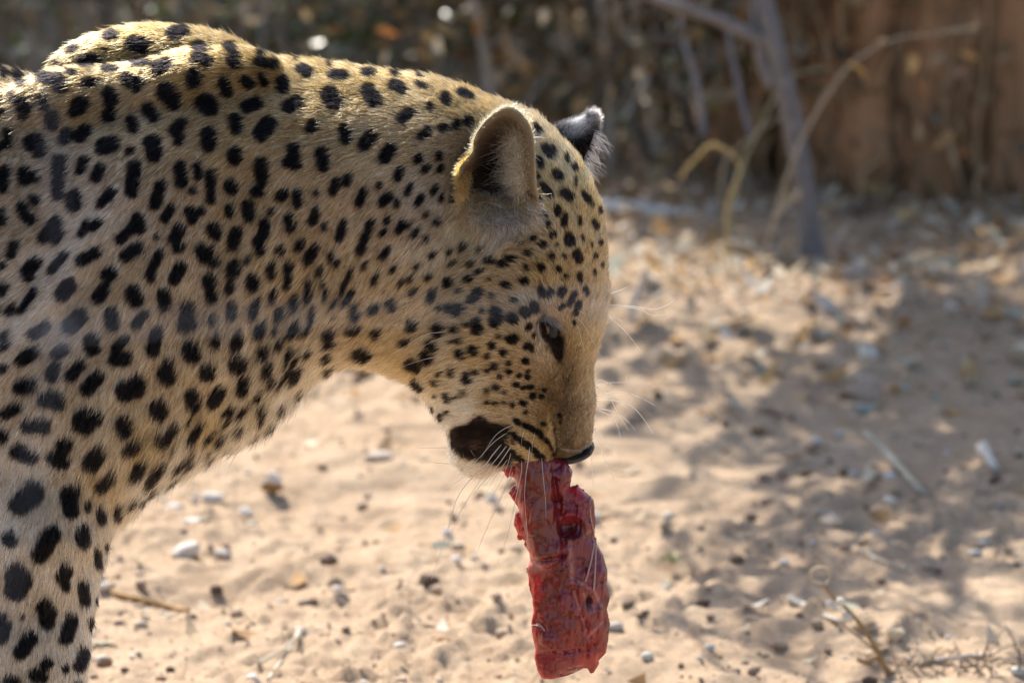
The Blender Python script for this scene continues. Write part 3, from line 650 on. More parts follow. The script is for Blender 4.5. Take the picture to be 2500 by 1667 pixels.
def surface_nets(F, gx, gy, gz):
    """F[x,y,z] > 0 inside; returns vertices in grid coordinates and quads"""
    s = F > 0
    nx, ny, nz = F.shape
    c = np.zeros((nx - 1, ny - 1, nz - 1), np.uint8)
    for i in (0, 1):
        for j in (0, 1):
            for k in (0, 1):
                c += s[i:nx - 1 + i, j:ny - 1 + j, k:nz - 1 + k]
    act = (c > 0) & (c < 8)
    idx = np.full(act.shape, -1, np.int32)
    A = np.argwhere(act); idx[act] = np.arange(len(A))
    acc = np.zeros((len(A), 3)); cnt = np.zeros(len(A))
    cr = [(0,0,0),(1,0,0),(0,1,0),(1,1,0),(0,0,1),(1,0,1),(0,1,1),(1,1,1)]
    vals = [F[A[:, 0] + a, A[:, 1] + b, A[:, 2] + d] for a, b, d in cr]
    for e0, e1 in [(0,1),(2,3),(4,5),(6,7),(0,2),(1,3),(4,6),(5,7),(0,4),(1,5),(2,6),(3,7)]:
        v0, v1 = vals[e0], vals[e1]; m = (v0 > 0) != (v1 > 0)
        t = np.where(m, v0 / np.where(m, v0 - v1, 1), 0)
        p = np.array(cr[e0]) + t[:, None] * (np.array(cr[e1]) - np.array(cr[e0]))
        acc += np.where(m[:, None], p, 0); cnt += m
    V = A + acc / cnt[:, None]
    quads = []
    for ax in range(3):
        b1, b2 = [(1, 2), (2, 0), (0, 1)][ax]
        sl0 = [slice(None)] * 3; sl1 = [slice(None)] * 3
        sl0[ax] = slice(0, -1); sl1[ax] = slice(1, None)
        d = s[tuple(sl0)].astype(np.int8) - s[tuple(sl1)].astype(np.int8)
        E = np.argwhere(d != 0); sg = d[d != 0]
        ok = (E[:, b1] > 0) & (E[:, b2] > 0) & (E[:, b1] < F.shape[b1] - 1) & (E[:, b2] < F.shape[b2] - 1)
        E = E[ok]; sg = sg[ok]
        def at(o1, o2):
            e = E.copy(); e[:, b1] += o1; e[:, b2] += o2
            return idx[e[:, 0], e[:, 1], e[:, 2]]
        q = np.stack([at(-1, -1), at(0, -1), at(0, 0), at(-1, 0)], 1)
        q[sg < 0] = q[sg < 0][:, ::-1]
        quads.append(q)
    Q = np.concatenate(quads)
    Q = Q[(Q >= 0).all(1)]
    def mp(a, g):
        i = np.minimum(a.astype(int), len(g) - 2); return g[i] + (a - i) * (g[i + 1] - g[i])
    return np.stack([mp(V[:, 0], gx), mp(V[:, 1], gy), mp(V[:, 2], gz)], 1), Q

def relax(V, Q, n, lam=0.5, keep=None):
    E = np.concatenate([Q[:, [0, 1]], Q[:, [1, 2]], Q[:, [2, 3]], Q[:, [3, 0]]])
    for _ in range(n):
        acc = np.zeros_like(V); cnt = np.zeros(len(V))
        for c in range(3):
            acc[:, c] = np.bincount(E[:, 0], V[E[:, 1], c], len(V)) + np.bincount(E[:, 1], V[E[:, 0], c], len(V))
        cnt = np.bincount(E[:, 0], minlength=len(V)) + np.bincount(E[:, 1], minlength=len(V))
        L = acc / np.maximum(cnt, 1)[:, None]
        V = V + lam * (L - V)
    return V

def nrm(v): return v / (np.linalg.norm(v, axis=-1, keepdims=True) + 1e-12)
def vnormals(V, Q):
    n = np.cross(V[Q[:, 2]] - V[Q[:, 0]], V[Q[:, 3]] - V[Q[:, 1]])
    N = np.zeros_like(V)
    for k in range(4):
        for c in range(3): N[:, c] += np.bincount(Q[:, k], n[:, c], len(V))
    return nrm(N)

# relief of the near side in photo units: x, y, push outwards, width along, width across, angle of "along" from the horizontal
RELIEF = [
 (1322,748, 14, 46,16,-12), (1332,795,-30, 34,20,75), (1318,800,-8,16,40,0), (1365,880,-14,60,18,85), (1285,840, 14,40,50,0),
 (1357,1072,-34,58,8,84), (1300,1085, 30, 52,36,40), (1205,1110,-16,50,30,10), (1200,1045,-10,60,14,12), (1160,1120,10,40,30,0),
 (1180,820, 20,95,60,-20), (1090,900, 12,60,50,0), (1120,640,-16,90,26,110), (1050,800,-18,110,26,115), (1215,530, 14,60,40,0), (1205,415,-95,48,62,0), (1112,440,-14,60,9,100),
 (1400,620, 8,60,40,90), (1330,650,10,60,50,90), (1400,980, 10,30,90,0),
 (700,760,-16,170,24,122), (600,880,-14,110,18,120), (760,860,10,60,60,0), (700,900,10,90,20,120),
 (430,450, 26,160,210,0), (200,820,20,200,140,0), (150,700, 18,180,22,125), (190,740,-14,180,24,125), (560,620,-12,240,60,110),
 (330,1120,22,120,80,-20), (300,1230,-24,60,22,50), (130,1400,10,90,200,0), (330,300,14,110,90,0), (640,330,12,150,90,0),
 (1416,470,-11,190,7,74), (1418,470,5,190,20,74), (860,520,14,140,110,0), (60,300,-12,80,160,0),
]
def relief(px, py):
    d = np.zeros_like(px)
    for x, y, a, s1, s2, ang in RELIEF:
        c, s = math.cos(math.radians(ang)), math.sin(math.radians(ang))
        u = ((px - x) * c + (py - y) * s) / s1; v = (-(px - x) * s + (py - y) * c) / s2
        d += a * np.exp(-0.5 * (u * u + v * v))
    return d

def build_body():
    h = 8.0
    bx = np.arange(-3000, 1601, h); by = np.arange(0, 2281, h)
    X, Y = np.meshgrid(bx, by)
    sd = poly_sd(OUT, X, Y)
    inset = idw([(1400,300,9),(1480,700,6),(1440,1000,4),(1300,1130,5),(1130,1140,11),(1060,1000,11),(900,890,14),(720,980,24),(600,1080,26),(430,1160,26),(300,1250,16),
                 (240,1500,7),(200,2000,6),(900,160,13),(1200,240,13),(600,110,13),(200,200,13),(-1000,200,14),(-1000,1250,18),(-2500,1500,8)], X, Y)[..., 0]
    sd = sd - inset
    asp = idw([(1250,800,1.25),(1350,600,1.15),(1250,400,1.1),(1380,1000,1.0),(1290,1090,1.0),(1130,1080,1.15),(1050,500,.88),(800,500,.80),(500,500,.70),(200,700,.60),
               (0,600,.57),(150,1350,.86),(120,1700,.9),(120,2100,.8),(-800,700,.62),(-1700,650,.62),(-2500,650,.6),(-2450,1300,.75),(-2450,1900,.95),(600,950,.8),(900,820,.85)], X, Y)[..., 0]
    q = inflate(sd, 2 * asp**2, h)
    T = np.sqrt(np.maximum(q, 0))
    Xs = 1250 + (X - 1250) * (1 + T / (DIST * PXM)); Ys = Y + SP / CP * T
    dl = relief(Xs, Ys) * np.clip(T / 90.0, 0, 1)
    q = np.where(q > 0, np.maximum(T + dl, 2.0)**2, q)
    yc = idw([(1250,800,14),(1400,700,16),(1200,400,10),(900,500,0),(600,600,-10),(300,600,-40),(200,1000,-90),(150,1300,-190),(120,1600,-225),(120,2100,-235),(-200,600,-10),(-800,700,0),
              (-300,1200,-40),(-1700,700,0),(-2500,600,0),(-2400,1100,-130),(-2450,1500,-220),(-2450,2000,-230),(600,1000,-20),(400,1100,-50)], X, Y)[..., 0]
    gx = np.concatenate([np.arange(-2960, -60, 24), np.arange(-60, 940, 7.5), np.arange(940, 1540, 5.5)]).astype(float)
    gz = np.concatenate([np.arange(20, 1690, 6.5), np.arange(1690, 2230, 18)]).astype(float)
    gy = np.concatenate([np.arange(-500, 60, 7.0), np.arange(60, 500, 11.0)]).astype(float)
    GX, GZ = np.meshgrid(gx, gz, indexing='ij')
    qg = bilin(q, GX, GZ, bx[0], by[0], h).astype(np.float32); yg = bilin(yc, GX, GZ, bx[0], by[0], h).astype(np.float32)
    F = qg[:, None, :] - (gy.astype(np.float32)[None, :, None] - yg[:, None, :])**2
    np.maximum(F, -60000, out=F)
    def blend(f2, sx, sz, k):
        A = F[sx, :, sz]; h_ = np.maximum(k - np.abs(A - f2), 0)
        F[sx, :, sz] = np.maximum(A, f2) + h_ * h_ / (4 * k)
    def box(x0, x1, z0, z1):
        return slice(int(np.searchsorted(gx, x0)), int(np.searchsorted(gx, x1))), slice(int(np.searchsorted(gz, z0)), int(np.searchsorted(gz, z1)))
    def ell(cx, cy, cz, ax, ay, az, rot, k):
        m = max(ax, az) * 1.35; sx, sz = box(cx - m, cx + m, cz - m, cz + m)
        a, b, c = np.meshgrid(gx[sx] - cx, gy - cy, gz[sz] - cz, indexing='ij')
        co, si = math.cos(math.radians(rot)), math.sin(math.radians(rot))
        u = a * co + c * si; w = -a * si + c * co
        blend((ay * az * (1 - (u / ax)**2 - (b / ay)**2 - (w / az)**2)).astype(np.float32), sx, sz, k)
    def chain(pts, k):
        for (x1, y1, z1, r1), (x2, y2, z2, r2) in zip(pts[:-1], pts[1:]):
            m = max(r1, r2) * 1.6
            sx, sz = box(min(x1, x2) - m, max(x1, x2) + m, min(z1, z2) - m, max(z1, z2) + m)
            a, b, c = np.meshgrid(gx[sx], gy, gz[sz], indexing='ij')
            d = np.array([x2 - x1, y2 - y1, z2 - z1], float)
            t = np.clip(((a - x1) * d[0] + (b - y1) * d[1] + (c - z1) * d[2]) / (d @ d), 0, 1)
            r = r1 + (r2 - r1) * t
            f = r * r - ((a - x1 - t * d[0])**2 + (b - y1 - t * d[1])**2 + (c - z1 - t * d[2])**2)
            blend(f.astype(np.float32), sx, sz, k)
    ell(330, 165, 196, 232, 92, 112, -6, 5000)        # far shoulder blade, standing up above the spine
    ell(500, 130, 200, 170, 90, 90, 8, 9000)
    ell(455, -140, 212, 250, 96, 102, -12, 9000)      # near shoulder blade
    ell(180, -150, 262, 200, 90, 110, -12, 9000)
    chain([(150,180,900,190), (20,225,1250,120), (-60,235,1560,80), (-40,235,1850,58), (-40,235,2080,54)], 16000)
    chain([(-40,235,2095,62), (60,235,2130,52)], 6000)
    chain([(-2450,190,900,210), (-2250,225,1250,130), (-2500,235,1530,72), (-2420,235,1850,54), (-2380,235,2090,54)], 16000)
    chain([(-2380,235,2100,58), (-2290,235,2132,50)], 6000)
    for x0 in (150, 195, 235): chain([(x0 - 30, -285 + (x0 - 150) * 1.1, 2120, 34), (x0, -285 + (x0 - 150) * 1.1, 2140, 32)], 3000)
    chain([(-2780,0,420,95), (-2860,0,700,62), (-2890,0,1000,54), (-2860,0,1300,52), (-2780,20,1560,50), (-2680,40,1700,48)], 9000)
    V, Q = surface_nets(F, gx, gy, gz)
    # keep the largest piece only
    par = np.arange(len(V))
    E = np.concatenate([Q[:, [0, 1]], Q[:, [1, 2]], Q[:, [2, 3]]])
    for _ in range(400):
        m = np.minimum(par[E[:, 0]], par[E[:, 1]]); old = par.copy()
        np.minimum.at(par, E[:, 0], m); np.minimum.at(par, E[:, 1], m); par = par[par]
        if (par == old).all(): break
    big = np.bincount(par).argmax(); keep = par == big
    new = np.cumsum(keep) - 1
    Q = new[Q[keep[Q[:, 0]]]]; V = V[keep]
    V = relax(V, Q, 4, 0.5)
    W = P(V[:, 0], V[:, 2], 0.0); W[:, 1] = V[:, 1] / PXM
    return W, Q
BV, BQ = build_body()
BN = vnormals(BV, BQ)
if ((BN * (BV - BV.mean(0))).sum(1)).mean() < 0:
    BQ = BQ[:, ::-1].copy(); BN = -BN
# depth of the near flank, asked for by everything that sits on it
def near_surface():
    px, py = proj(BV); f = (BN @ FWD) < -0.05
    ix = ((px[f]) / 5).astype(int); iy = (py[f] / 5).astype(int)
    D = np.full((340, 310), 9.0)
    ok = (ix >= 0) & (ix < 310) & (iy >= 0) & (iy < 340)
    np.minimum.at(D, (iy[ok], ix[ok]), BV[f][ok, 1])
    for _ in range(6):                                  # fill pinholes
        pad = np.pad(D, 1, mode='edge'); nb = np.stack([pad[:-2, 1:-1], pad[2:, 1:-1], pad[1:-1, :-2], pad[1:-1, 2:]])
        ok_ = nb < 5; m = np.where(ok_, nb, 0).sum(0) / np.maximum(ok_.sum(0), 1)
        D = np.where((D > 5) & ok_.any(0), m, D)
    return np.where(D > 5, 0.0, D)
NEARD = near_surface()
def near_y(px, py):
    return float(NEARD[int(np.clip(py / 5, 0, 339)), int(np.clip(px / 5, 0, 309))])
# ------------------------------------------------------------------ coat colour, lie of the hair, hair length (all fixed to the body)
COAT = [  # x, y, r, g, b
 (300,80,.36,.235,.080),(600,125,.37,.245,.090),(900,170,.37,.25,.095),(1150,235,.37,.24,.085),(150,185,.37,.26,.11),(450,160,.37,.25,.095),(760,160,.38,.26,.10),(30,160,.30,.22,.12),(-100,150,.30,.22,.12),  # golden back line, darkened in colour to offset the strong sun there
 (300,300,.42,.335,.20),(600,300,.44,.335,.18),(600,480,.43,.32,.18),(900,380,.45,.345,.20),(900,560,.47,.35,.215),(420,560,.43,.34,.235),(150,420,.40,.33,.245),(30,520,.40,.32,.225),
 (250,560,.48,.425,.35),(130,680,.50,.44,.36),(100,800,.52,.44,.34),(300,800,.48,.38,.265),(300,700,.46,.36,.235),(550,760,.46,.35,.23),(700,640,.48,.345,.19),(820,690,.48,.34,.185),(850,840,.50,.37,.22),
 (450,950,.48,.36,.215),(500,1050,.50,.35,.165),(350,1100,.48,.35,.18),(200,1050,.47,.38,.26),(80,1120,.56,.49,.40),(60,960,.48,.39,.28),(250,1210,.45,.33,.19),
 (600,1080,.66,.58,.46),(690,1010,.68,.60,.49),(470,1150,.66,.57,.45),(380,1200,.64,.55,.43),(760,930,.60,.47,.30),(640,1000,.56,.44,.28),
 (60,1280,.58,.52,.44),(170,1330,.52,.44,.33),(100,1500,.56,.49,.40),(200,1550,.54,.46,.36),(60,1650,.58,.52,.44),(0,1400,.56,.50,.43),
 (960,900,.48,.33,.15),(910,860,.54,.40,.22),(1000,700,.49,.36,.20),(1060,640,.50,.41,.29),(1080,480,.46,.40,.32),(1000,560,.48,.39,.29),
 (1150,620,.47,.37,.235),(1240,640,.43,.33,.195),(1330,560,.42,.33,.20),(1380,440,.42,.315,.15),(1430,500,.38,.27,.12),(1440,620,.36,.265,.14),(1460,700,.36,.28,.17),(1330,660,.42,.325,.18),
 (1120,720,.48,.36,.21),(1050,790,.50,.37,.23),(1200,760,.46,.34,.20),(1170,860,.46,.31,.13),(1080,850,.49,.36,.21),(1080,930,.48,.37,.22),(1140,990,.66,.60,.50),(1120,1030,.66,.60,.52),(1150,950,.56,.48,.36),
 (1200,980,.47,.36,.20),(1260,970,.44,.345,.22),(1290,930,.42,.33,.215),(1240,900,.45,.34,.21),(1330,1000,.40,.30,.175),(1390,900,.30,.23,.14),(1410,830,.38,.28,.13),(1380,800,.48,.36,.22),
 (1400,1000,.265,.215,.155),(1430,1060,.27,.225,.165),(1380,1075,.28,.23,.16),(1260,1050,.48,.37,.20),(1330,1080,.48,.36,.18),(1300,1110,.56,.40,.17),(1230,1020,.46,.36,.23),
 (1100,1110,.74,.70,.64),(1140,1150,.70,.62,.52),(1190,1150,.62,.50,.38),(1085,1090,.78,.75,.70),(1070,1010,.66,.58,.46),(1322,755,.44,.40,.35),(1370,790,.52,.42,.32),(1336,860,.50,.43,.34),(1460,760,.40,.36,.31),
 (1150,520,.46,.33,.16),(1230,560,.46,.41,.36),(1300,500,.50,.34,.13)]
DARKP = [np.array(p, float) for p in (                # the dark lip patch and the dark stripe below the eye
 [(1095,1050),(1112,1036),(1140,1034),(1160,1016),(1180,1014),(1200,1030),(1245,1040),(1252,1060),(1240,1078),(1250,1110),(1258,1128),(1240,1134),(1222,1136),(1196,1130),(1160,1122),(1130,1118),(1108,1096)],
 [(1314,790),(1326,774),(1348,786),(1366,802),(1376,835),(1378,872),(1366,886),(1348,868),(1336,846),(1322,822)])]
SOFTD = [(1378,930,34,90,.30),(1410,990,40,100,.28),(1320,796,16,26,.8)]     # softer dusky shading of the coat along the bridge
FLOW = [  # x, y, direction of the lie (down = +y)
 (1420,1060,-.15,-1),(1400,900,-.35,-1),(1440,760,-.3,-1),(1430,600,-.35,-1),(1400,440,-.6,-.9),(1330,310,-.85,-.6),(1200,260,-1,-.1),(1000,220,-1,.15),(700,160,-1,.15),(560,130,-1,.2),
 (350,90,-1,.25),(200,180,-1,.35),(30,180,-.9,.5),(900,340,-.85,.5),(900,500,-.6,.8),(1000,480,-.7,.6),(980,640,-.55,.85),(860,680,-.5,.85),(780,760,-.5,.85),(830,840,-.7,.5),(900,850,-.4,.8),(700,900,-.35,.95),
 (600,300,-.8,.55),(600,500,-.5,.85),(450,300,-.7,.7),(450,600,-.4,.9),(300,400,-.6,.8),(300,700,-.5,.85),(100,500,-.7,.7),(100,760,-.75,.6),(400,900,-.45,.9),(550,900,-.45,.9),(200,1000,-.4,.9),(450,1080,-.45,.9),
 (600,1060,-.15,1),(680,1010,-.1,1),(400,1180,-.35,.95),(250,1230,-.2,1),(100,1200,-.3,.95),(150,1400,-.1,1),(150,1600,-.05,1),(0,1500,-.3,1),
 (1200,900,-.75,-.15),(1280,860,-.5,-.5),(1280,960,-.7,-.45),(1130,900,-.8,.35),(1070,960,-.6,.75),(1020,920,-.6,.7),(1150,1000,-.7,.2),(1320,1080,-.55,-.75),(1260,1060,-.9,-.2),(1290,1120,-.8,.25),
 (1120,1080,-.7,.6),(1150,1140,-.6,.8),(1090,1100,-.85,.6),(1150,780,-.75,.15),(1080,740,-.75,.5),(1240,700,-.75,-.25),(1330,700,-.5,-.7),(1160,620,-.7,.35),(1330,760,-.3,-.8),(1330,850,-.4,-.6),(1270,600,-.7,-.2),
 (1340,500,-.5,-.8),(1050,600,-.6,.7),(1100,550,-.5,.7),(1210,570,-.25,.9),(1260,540,.1,1),(-500,500,-.9,.4),(-2000,500,-.8,.5),(-2400,1500,0,1)]
HLEN = [  # x, y, length in mm
 (350,80,7.5),(700,160,7.5),(1000,210,7.5),(1250,280,6.5),(1400,400,6),(1450,600,5),(1420,850,4.5),(1410,1050,3.2),(1300,1090,3.5),(1230,1060,4.5),(1330,880,4.5),(1200,780,7),(1100,700,9),(1060,850,9),(1100,960,9),(1120,1060,7),
 (1095,1100,12),(1150,1150,9),(1000,550,8.5),(900,400,8.5),(700,400,8.5),(400,500,8),(150,600,8.5),(300,900,8.5),(550,950,9),(620,1050,18),(700,990,17),(450,1140,17),(360,1210,16),(790,910,12),(860,870,10),(940,890,12),
 (250,1280,9),(150,1400,8),(150,1650,7),(50,1100,9),(1210,570,12),(-1000,600,10),(-2400,1500,8)]

# fade the patterns from sharp control values once, on a coarse sheet, then look them up
_hx = np.arange(-3100, 1600, 12.0); _hy = np.arange(0, 2240, 12.0)
_HX, _HY = np.meshgrid(_hx, _hy)
_CO = idw(COAT, _HX, _HY, 3.2, 22); _FL = idw(FLOW, _HX, _HY, 3.0, 30); _HL = idw(HLEN, _HX, _HY, 3.0, 30)[..., 0]
_gx = np.arange(1080, 1400, 2.0); _gy = np.arange(760, 1160, 2.0); _GX, _GY = np.meshgrid(_gx, _gy)
_DK = np.maximum(poly_sd(DARKP[0], _GX, _GY), poly_sd(DARKP[1], _GX, _GY))
def coat(px, py):
    c = np.stack([bilin(_CO[..., k], px, py, -3100, 0, 12.0) for k in range(3)], 1)
    n = vnoise(np.stack([px / 70, py / 70], 1), 3)[:, None] * .10 + vnoise(np.stack([px / 22, py / 22], 1), 4)[:, None] * .08
    c = c * (1 + n) * (1 + n * np.array([.0, .05, .35]))
    c = np.clip(c, .001, 1); lum = c.mean(1, keepdims=True)
    c = c * (lum / .52) ** .85 * np.array([1.22, 1.075, .93])
    s = spot(px, py)
    ins = (px > 1082) & (px < 1398) & (py > 762) & (py < 1158)
    d = np.where(ins, bilin(_DK, px, py, 1080, 760, 2.0), -99)
    d = np.clip(0.5 + (d + 3 + vnoise(np.stack([px / 9, py / 9], 1), 8) * 5) / 12.0, 0, 1)
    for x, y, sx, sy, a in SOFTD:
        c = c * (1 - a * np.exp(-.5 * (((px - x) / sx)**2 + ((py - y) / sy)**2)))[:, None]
    lip = np.exp(-.5 * (((px - 1163) / 8)**2 + ((py - 1083) / 9)**2))[:, None] * np.array([.028, .017, .012]) + np.clip(vnoise(np.stack([px / 16, py / 16], 1), 81), 0, 1)[:, None] * np.array([.005, .0035, .003])
    c = c * (1 - d[:, None]) + d[:, None] * (np.array([.006, .004, .0035]) + lip)
    return c * (1 - s[:, None]) + s[:, None] * np.array([.0045, .004, .0045]), np.maximum(s, d)
def body_uv(X):
    """the place on the pattern sheet of a point of the body (the far flank mirrors the near one)"""
    return proj(X)

# ------------------------------------------------------------------ skin, hair material
def fur_material(name, rough=0.42, radial=0.75):
    m, n, l, b = material(name)
    n.remove(b)
    h = n.new('ShaderNodeBsdfHairPrincipled'); h.parametrization = 'COLOR'
    l.new(attr_node(n, 'col').outputs['Color'], h.inputs['Color'])
    h.inputs['Roughness'].default_value = rough; h.inputs['Radial Roughness'].default_value = radial
    h.inputs['Coat'].default_value = 0.0; h.inputs['IOR'].default_value = 1.14; h.inputs['Random Roughness'].default_value = 0.2
    l.new(h.outputs[0], n['Material Output'].inputs['Surface'])
    return m
M_FUR = fur_material('fur')
M_SKIN = simple_mat('skin', (0, 0, 0), 0.85, 0.15, 300, 0.2, 0.0006, 0.15, attr=True)

def hair_obj(name, pts, rad, col, parent, mat=None):
    """pts (N,K,3), rad (N,K), one colour per hair"""
    N, K, _ = pts.shape
    hc = bpy.data.hair_curves.new(name)
    hc.add_curves([K] * N)
    hc.points.foreach_set('position', (pts - wloc(parent)).astype(np.float32).ravel())
    a = hc.attributes.get('radius') or hc.attributes.new('radius', 'FLOAT', 'POINT')
    a.data.foreach_set('value', rad.astype(np.float32).ravel())
    a = hc.attributes.new('col', 'FLOAT_COLOR', 'CURVE')
    c4 = np.concatenate([col, np.ones((N, 1))], 1).astype(np.float32)
    a.data.foreach_set('color', c4.ravel())
    hc.materials.append(mat or M_FUR)
    o = bpy.data.objects.new(name, hc); COL.objects.link(o); o.parent = parent
    return o

EYEHOLE = np.array([(1319,782),(1330,784),(1341,796),(1335,806),(1325,817),(1316,808)], float)
EARHOLE = np.array([(1150,470),(1142,430),(1150,385),(1172,345),(1210,300),(1245,290),(1275,320),(1290,380),(1294,440),(1290,478),(1250,486),(1200,478)], float)
leopard = empty('leopard', (-0.36, 0.0, 0.0))
tag(leopard, 'spotted leopard with lowered head, standing on sandy ground with raw meat hanging from its jaws', 'leopard')
settle()
_bx, _by = body_uv(BV)
_c, _s = coat(_bx, _by)
body = mesh_obj('body', BV, BQ, M_SKIN, leopard)
_e = np.clip((poly_sd(EARHOLE, _bx, _by) + 6) / 12, 0, 1)[:, None] * (BN @ FWD < 0)[:, None]  # skin in the ear opening painted dark, as shade of the cavity
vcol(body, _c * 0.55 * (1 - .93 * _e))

def grow(n_near, n_far):
    tri = np.concatenate([BQ[:, [0, 1, 2]], BQ[:, [0, 2, 3]]])
    A, B, C = BV[tri[:, 0]], BV[tri[:, 1]], BV[tri[:, 2]]
    area = 0.5 * np.linalg.norm(np.cross(B - A, C - A), axis=1)
    cen = (A + B + C) / 3; nn = nrm(BN[tri].sum(1))
    px, py = proj(cen); face = nn @ FWD
    infr = (px > -60) & (px < 1560) & (py > -40) & (py < 1720)
    near = infr & (face < 0.35)
    head = np.clip((px - 950) / 150, 0, 1)
    w1 = np.where(near, area * (1 + 0.9 * head), 0); w2 = np.where(near, 0, area)
    rng = np.random.default_rng(11)
    T = np.concatenate([rng.choice(len(tri), n_near, p=w1 / w1.sum()), rng.choice(len(tri), n_far, p=w2 / w2.sum())])
    u = rng.random(len(T)); v = rng.random(len(T)); f = u + v > 1; u[f] = 1 - u[f]; v[f] = 1 - v[f]
    R = A[T] + u[:, None] * (B[T] - A[T]) + v[:, None] * (C[T] - A[T])
    N = nrm(BN[tri[T, 0]] * (1 - u - v)[:, None] + BN[tri[T, 1]] * u[:, None] + BN[tri[T, 2]] * v[:, None])
    return R, N, np.arange(len(T)) >= n_near, rng
def bald(px, py):
    """places without hair: nose leather, eye, inside of the ear"""
    e = poly_sd(EYEHOLE, px, py) > 0
    e |= poly_sd(EARHOLE, px, py) > 0
    n = poly_sd(np.array([(1360,1092),(1368,1094),(1390,1101),(1412,1100),(1434,1088),(1450,1079),(1450,1135),(1350,1135)], float), px, py) > 0
    return e | n
def lie(px, py, N):
    fx = bilin(_FL[..., 0], px, py, -3100, 0, 12.0); fy = bilin(_FL[..., 1], px, py, -3100, 0, 12.0)
    D = fx[:, None] * RGT - fy[:, None] * UPV
    D = D - N * (D * N).sum(1, keepdims=True)
    return nrm(D)
def make_fur(n_near, n_far):
    R, N, far, rng = grow(n_near, n_far)
    px, py = body_uv(R)
    ok = ~(bald(px, py) & (N @ FWD < 0.2))
    R, N, far, px, py = R[ok], N[ok], far[ok], px[ok], py[ok]
    n = len(R)
    D = lie(px, py, N)
    # tufts: neighbouring hairs lean the same way
    k1 = np.stack([vnoise(R / 0.011, s) for s in (51, 52, 53)], 1); k2 = np.stack([vnoise(R / 0.0035, s) for s in (61, 62, 63)], 1)
    L = bilin(_HL, px, py, -3100, 0, 12.0) * 0.001 * np.exp(rng.normal(0, .20, n)) * np.where(far, 1.2, 1.0)
    rnd = rng.normal(size=(n, 3))
    lift = 0.42 + 0.12 * k1[:, :1]
    d0 = nrm(D * 0.75 + N * (lift + 0.25) + 0.16 * k1 + 0.18 * k2 + 0.10 * rnd)
    d1 = nrm(D * 1.0 + N * (lift - 0.18) + 0.15 * k1 + 0.19 * k2 + 0.13 * rnd)
    d2 = nrm(D * 1.0 + N * (lift - 0.30) + 0.17 * k1 + 0.22 * k2 + 0.20 * rnd)
    pts = np.empty((n, 4, 3)); pts[:, 0] = R - N * 0.0006
    pts[:, 1] = pts[:, 0] + d0 * (L * .33)[:, None]
    pts[:, 2] = pts[:, 1] + d1 * (L * .34)[:, None]
    pts[:, 3] = pts[:, 2] + d2 * (L * .33)[:, None]
    mx, my = body_uv(pts[:, 0] * 0.35 + pts[:, 2] * 0.65)
    c, s = coat(mx, my)
    v = np.exp(rng.normal(0, .24, n) + .14 * vnoise(R / .0022, 71) + .30 * vnoise(np.stack([(R * D).sum(1) / .010, (R * np.cross(N, D)).sum(1) / .0017], 1), 72)); c = c * v[:, None]
    tick = (rng.random(n) < .10) & (s < .4); c[tick] *= 0.45         # the dark ticking hairs among the pale ones
    pale = (rng.random(n) < .10) & (s < .4); c[pale] = c[pale] * .5 + np.array([.62, .56, .48]) * .5
    r0 = np.where(far, 2.1e-4, 1.35e-4) * np.exp(rng.normal(0, .15, n))
    rad = r0[:, None] * np.array([1.0, .95, .75, .18])
    return pts, rad, np.clip(c, .002, .9)
_p, _r, _c = make_fur(FUR_NEAR, FUR_FAR)
fur = hair_obj('fur', _p, _r, _c, leopard)
fur['kind'] = 'stuff'
# ------------------------------------------------------------------ ears, eye, nose, whiskers
def inflated(poly, yc, asp, cell, depth, push=None, smooth=2, pad=14):
    """a rounded solid inside a traced outline (photo units), set at depth yc (metres)"""
    poly = np.asarray(poly, float); x0, y0 = poly.min(0) - pad; x1, y1 = poly.max(0) + pad
    X, Y = np.meshgrid(np.arange(x0, x1, cell), np.arange(y0, y1, cell))
    q = inflate(poly_sd(poly, X, Y), np.full(X.shape, 2 * asp**2), cell, (300, 300, 200))
    T = np.sqrt(np.maximum(q, 0))
    Tf = T.copy()
    if push is not None: Tf = np.maximum(T + push(X, Y + SP / CP * T) * np.clip(T / 12, 0, 1), np.minimum(T, 12.0))
    gy = np.arange(-depth, depth, cell)
    qf = np.where(q > 0, Tf**2, q)
    F = np.where(gy[None, None, :] < 0, qf[..., None], q[..., None]) - gy[None, None, :]**2
    F = F.transpose(1, 2, 0)
    V, Q = surface_nets(F.astype(np.float32), X[0], gy, Y[:, 0])
    V = relax(V, Q, smooth, .5)
    W = P(V[:, 0], V[:, 2], yc); W[:, 1] = yc + V[:, 1] / PXM
    N = vnormals(W, Q)
    if ((N * (W - W.mean(0))).sum(1)).mean() < 0: Q = Q[:, ::-1].copy(); N = -N
    return W, Q, N, V

def strands(name, R, D0, D1, L, r0, col, parent, rng, curl=.25, K=5):
    n = len(R); pts = np.empty((n, K, 3)); pts[:, 0] = R
    w = rng.normal(size=(n, 3)) * curl
    for k in range(1, K):
        t = k / (K - 1)
        d = nrm(D0 * (1 - t) + D1 * t + w * t + rng.normal(size=(n, 3)) * curl * .3)
        pts[:, k] = pts[:, k - 1] + d * (L / (K - 1))[:, None]
    rad = np.outer(np.broadcast_to(r0, (n,)), np.linspace(1, .2, K))
    o = hair_obj(name, pts, rad, col, parent); o['kind'] = 'stuff'; return o

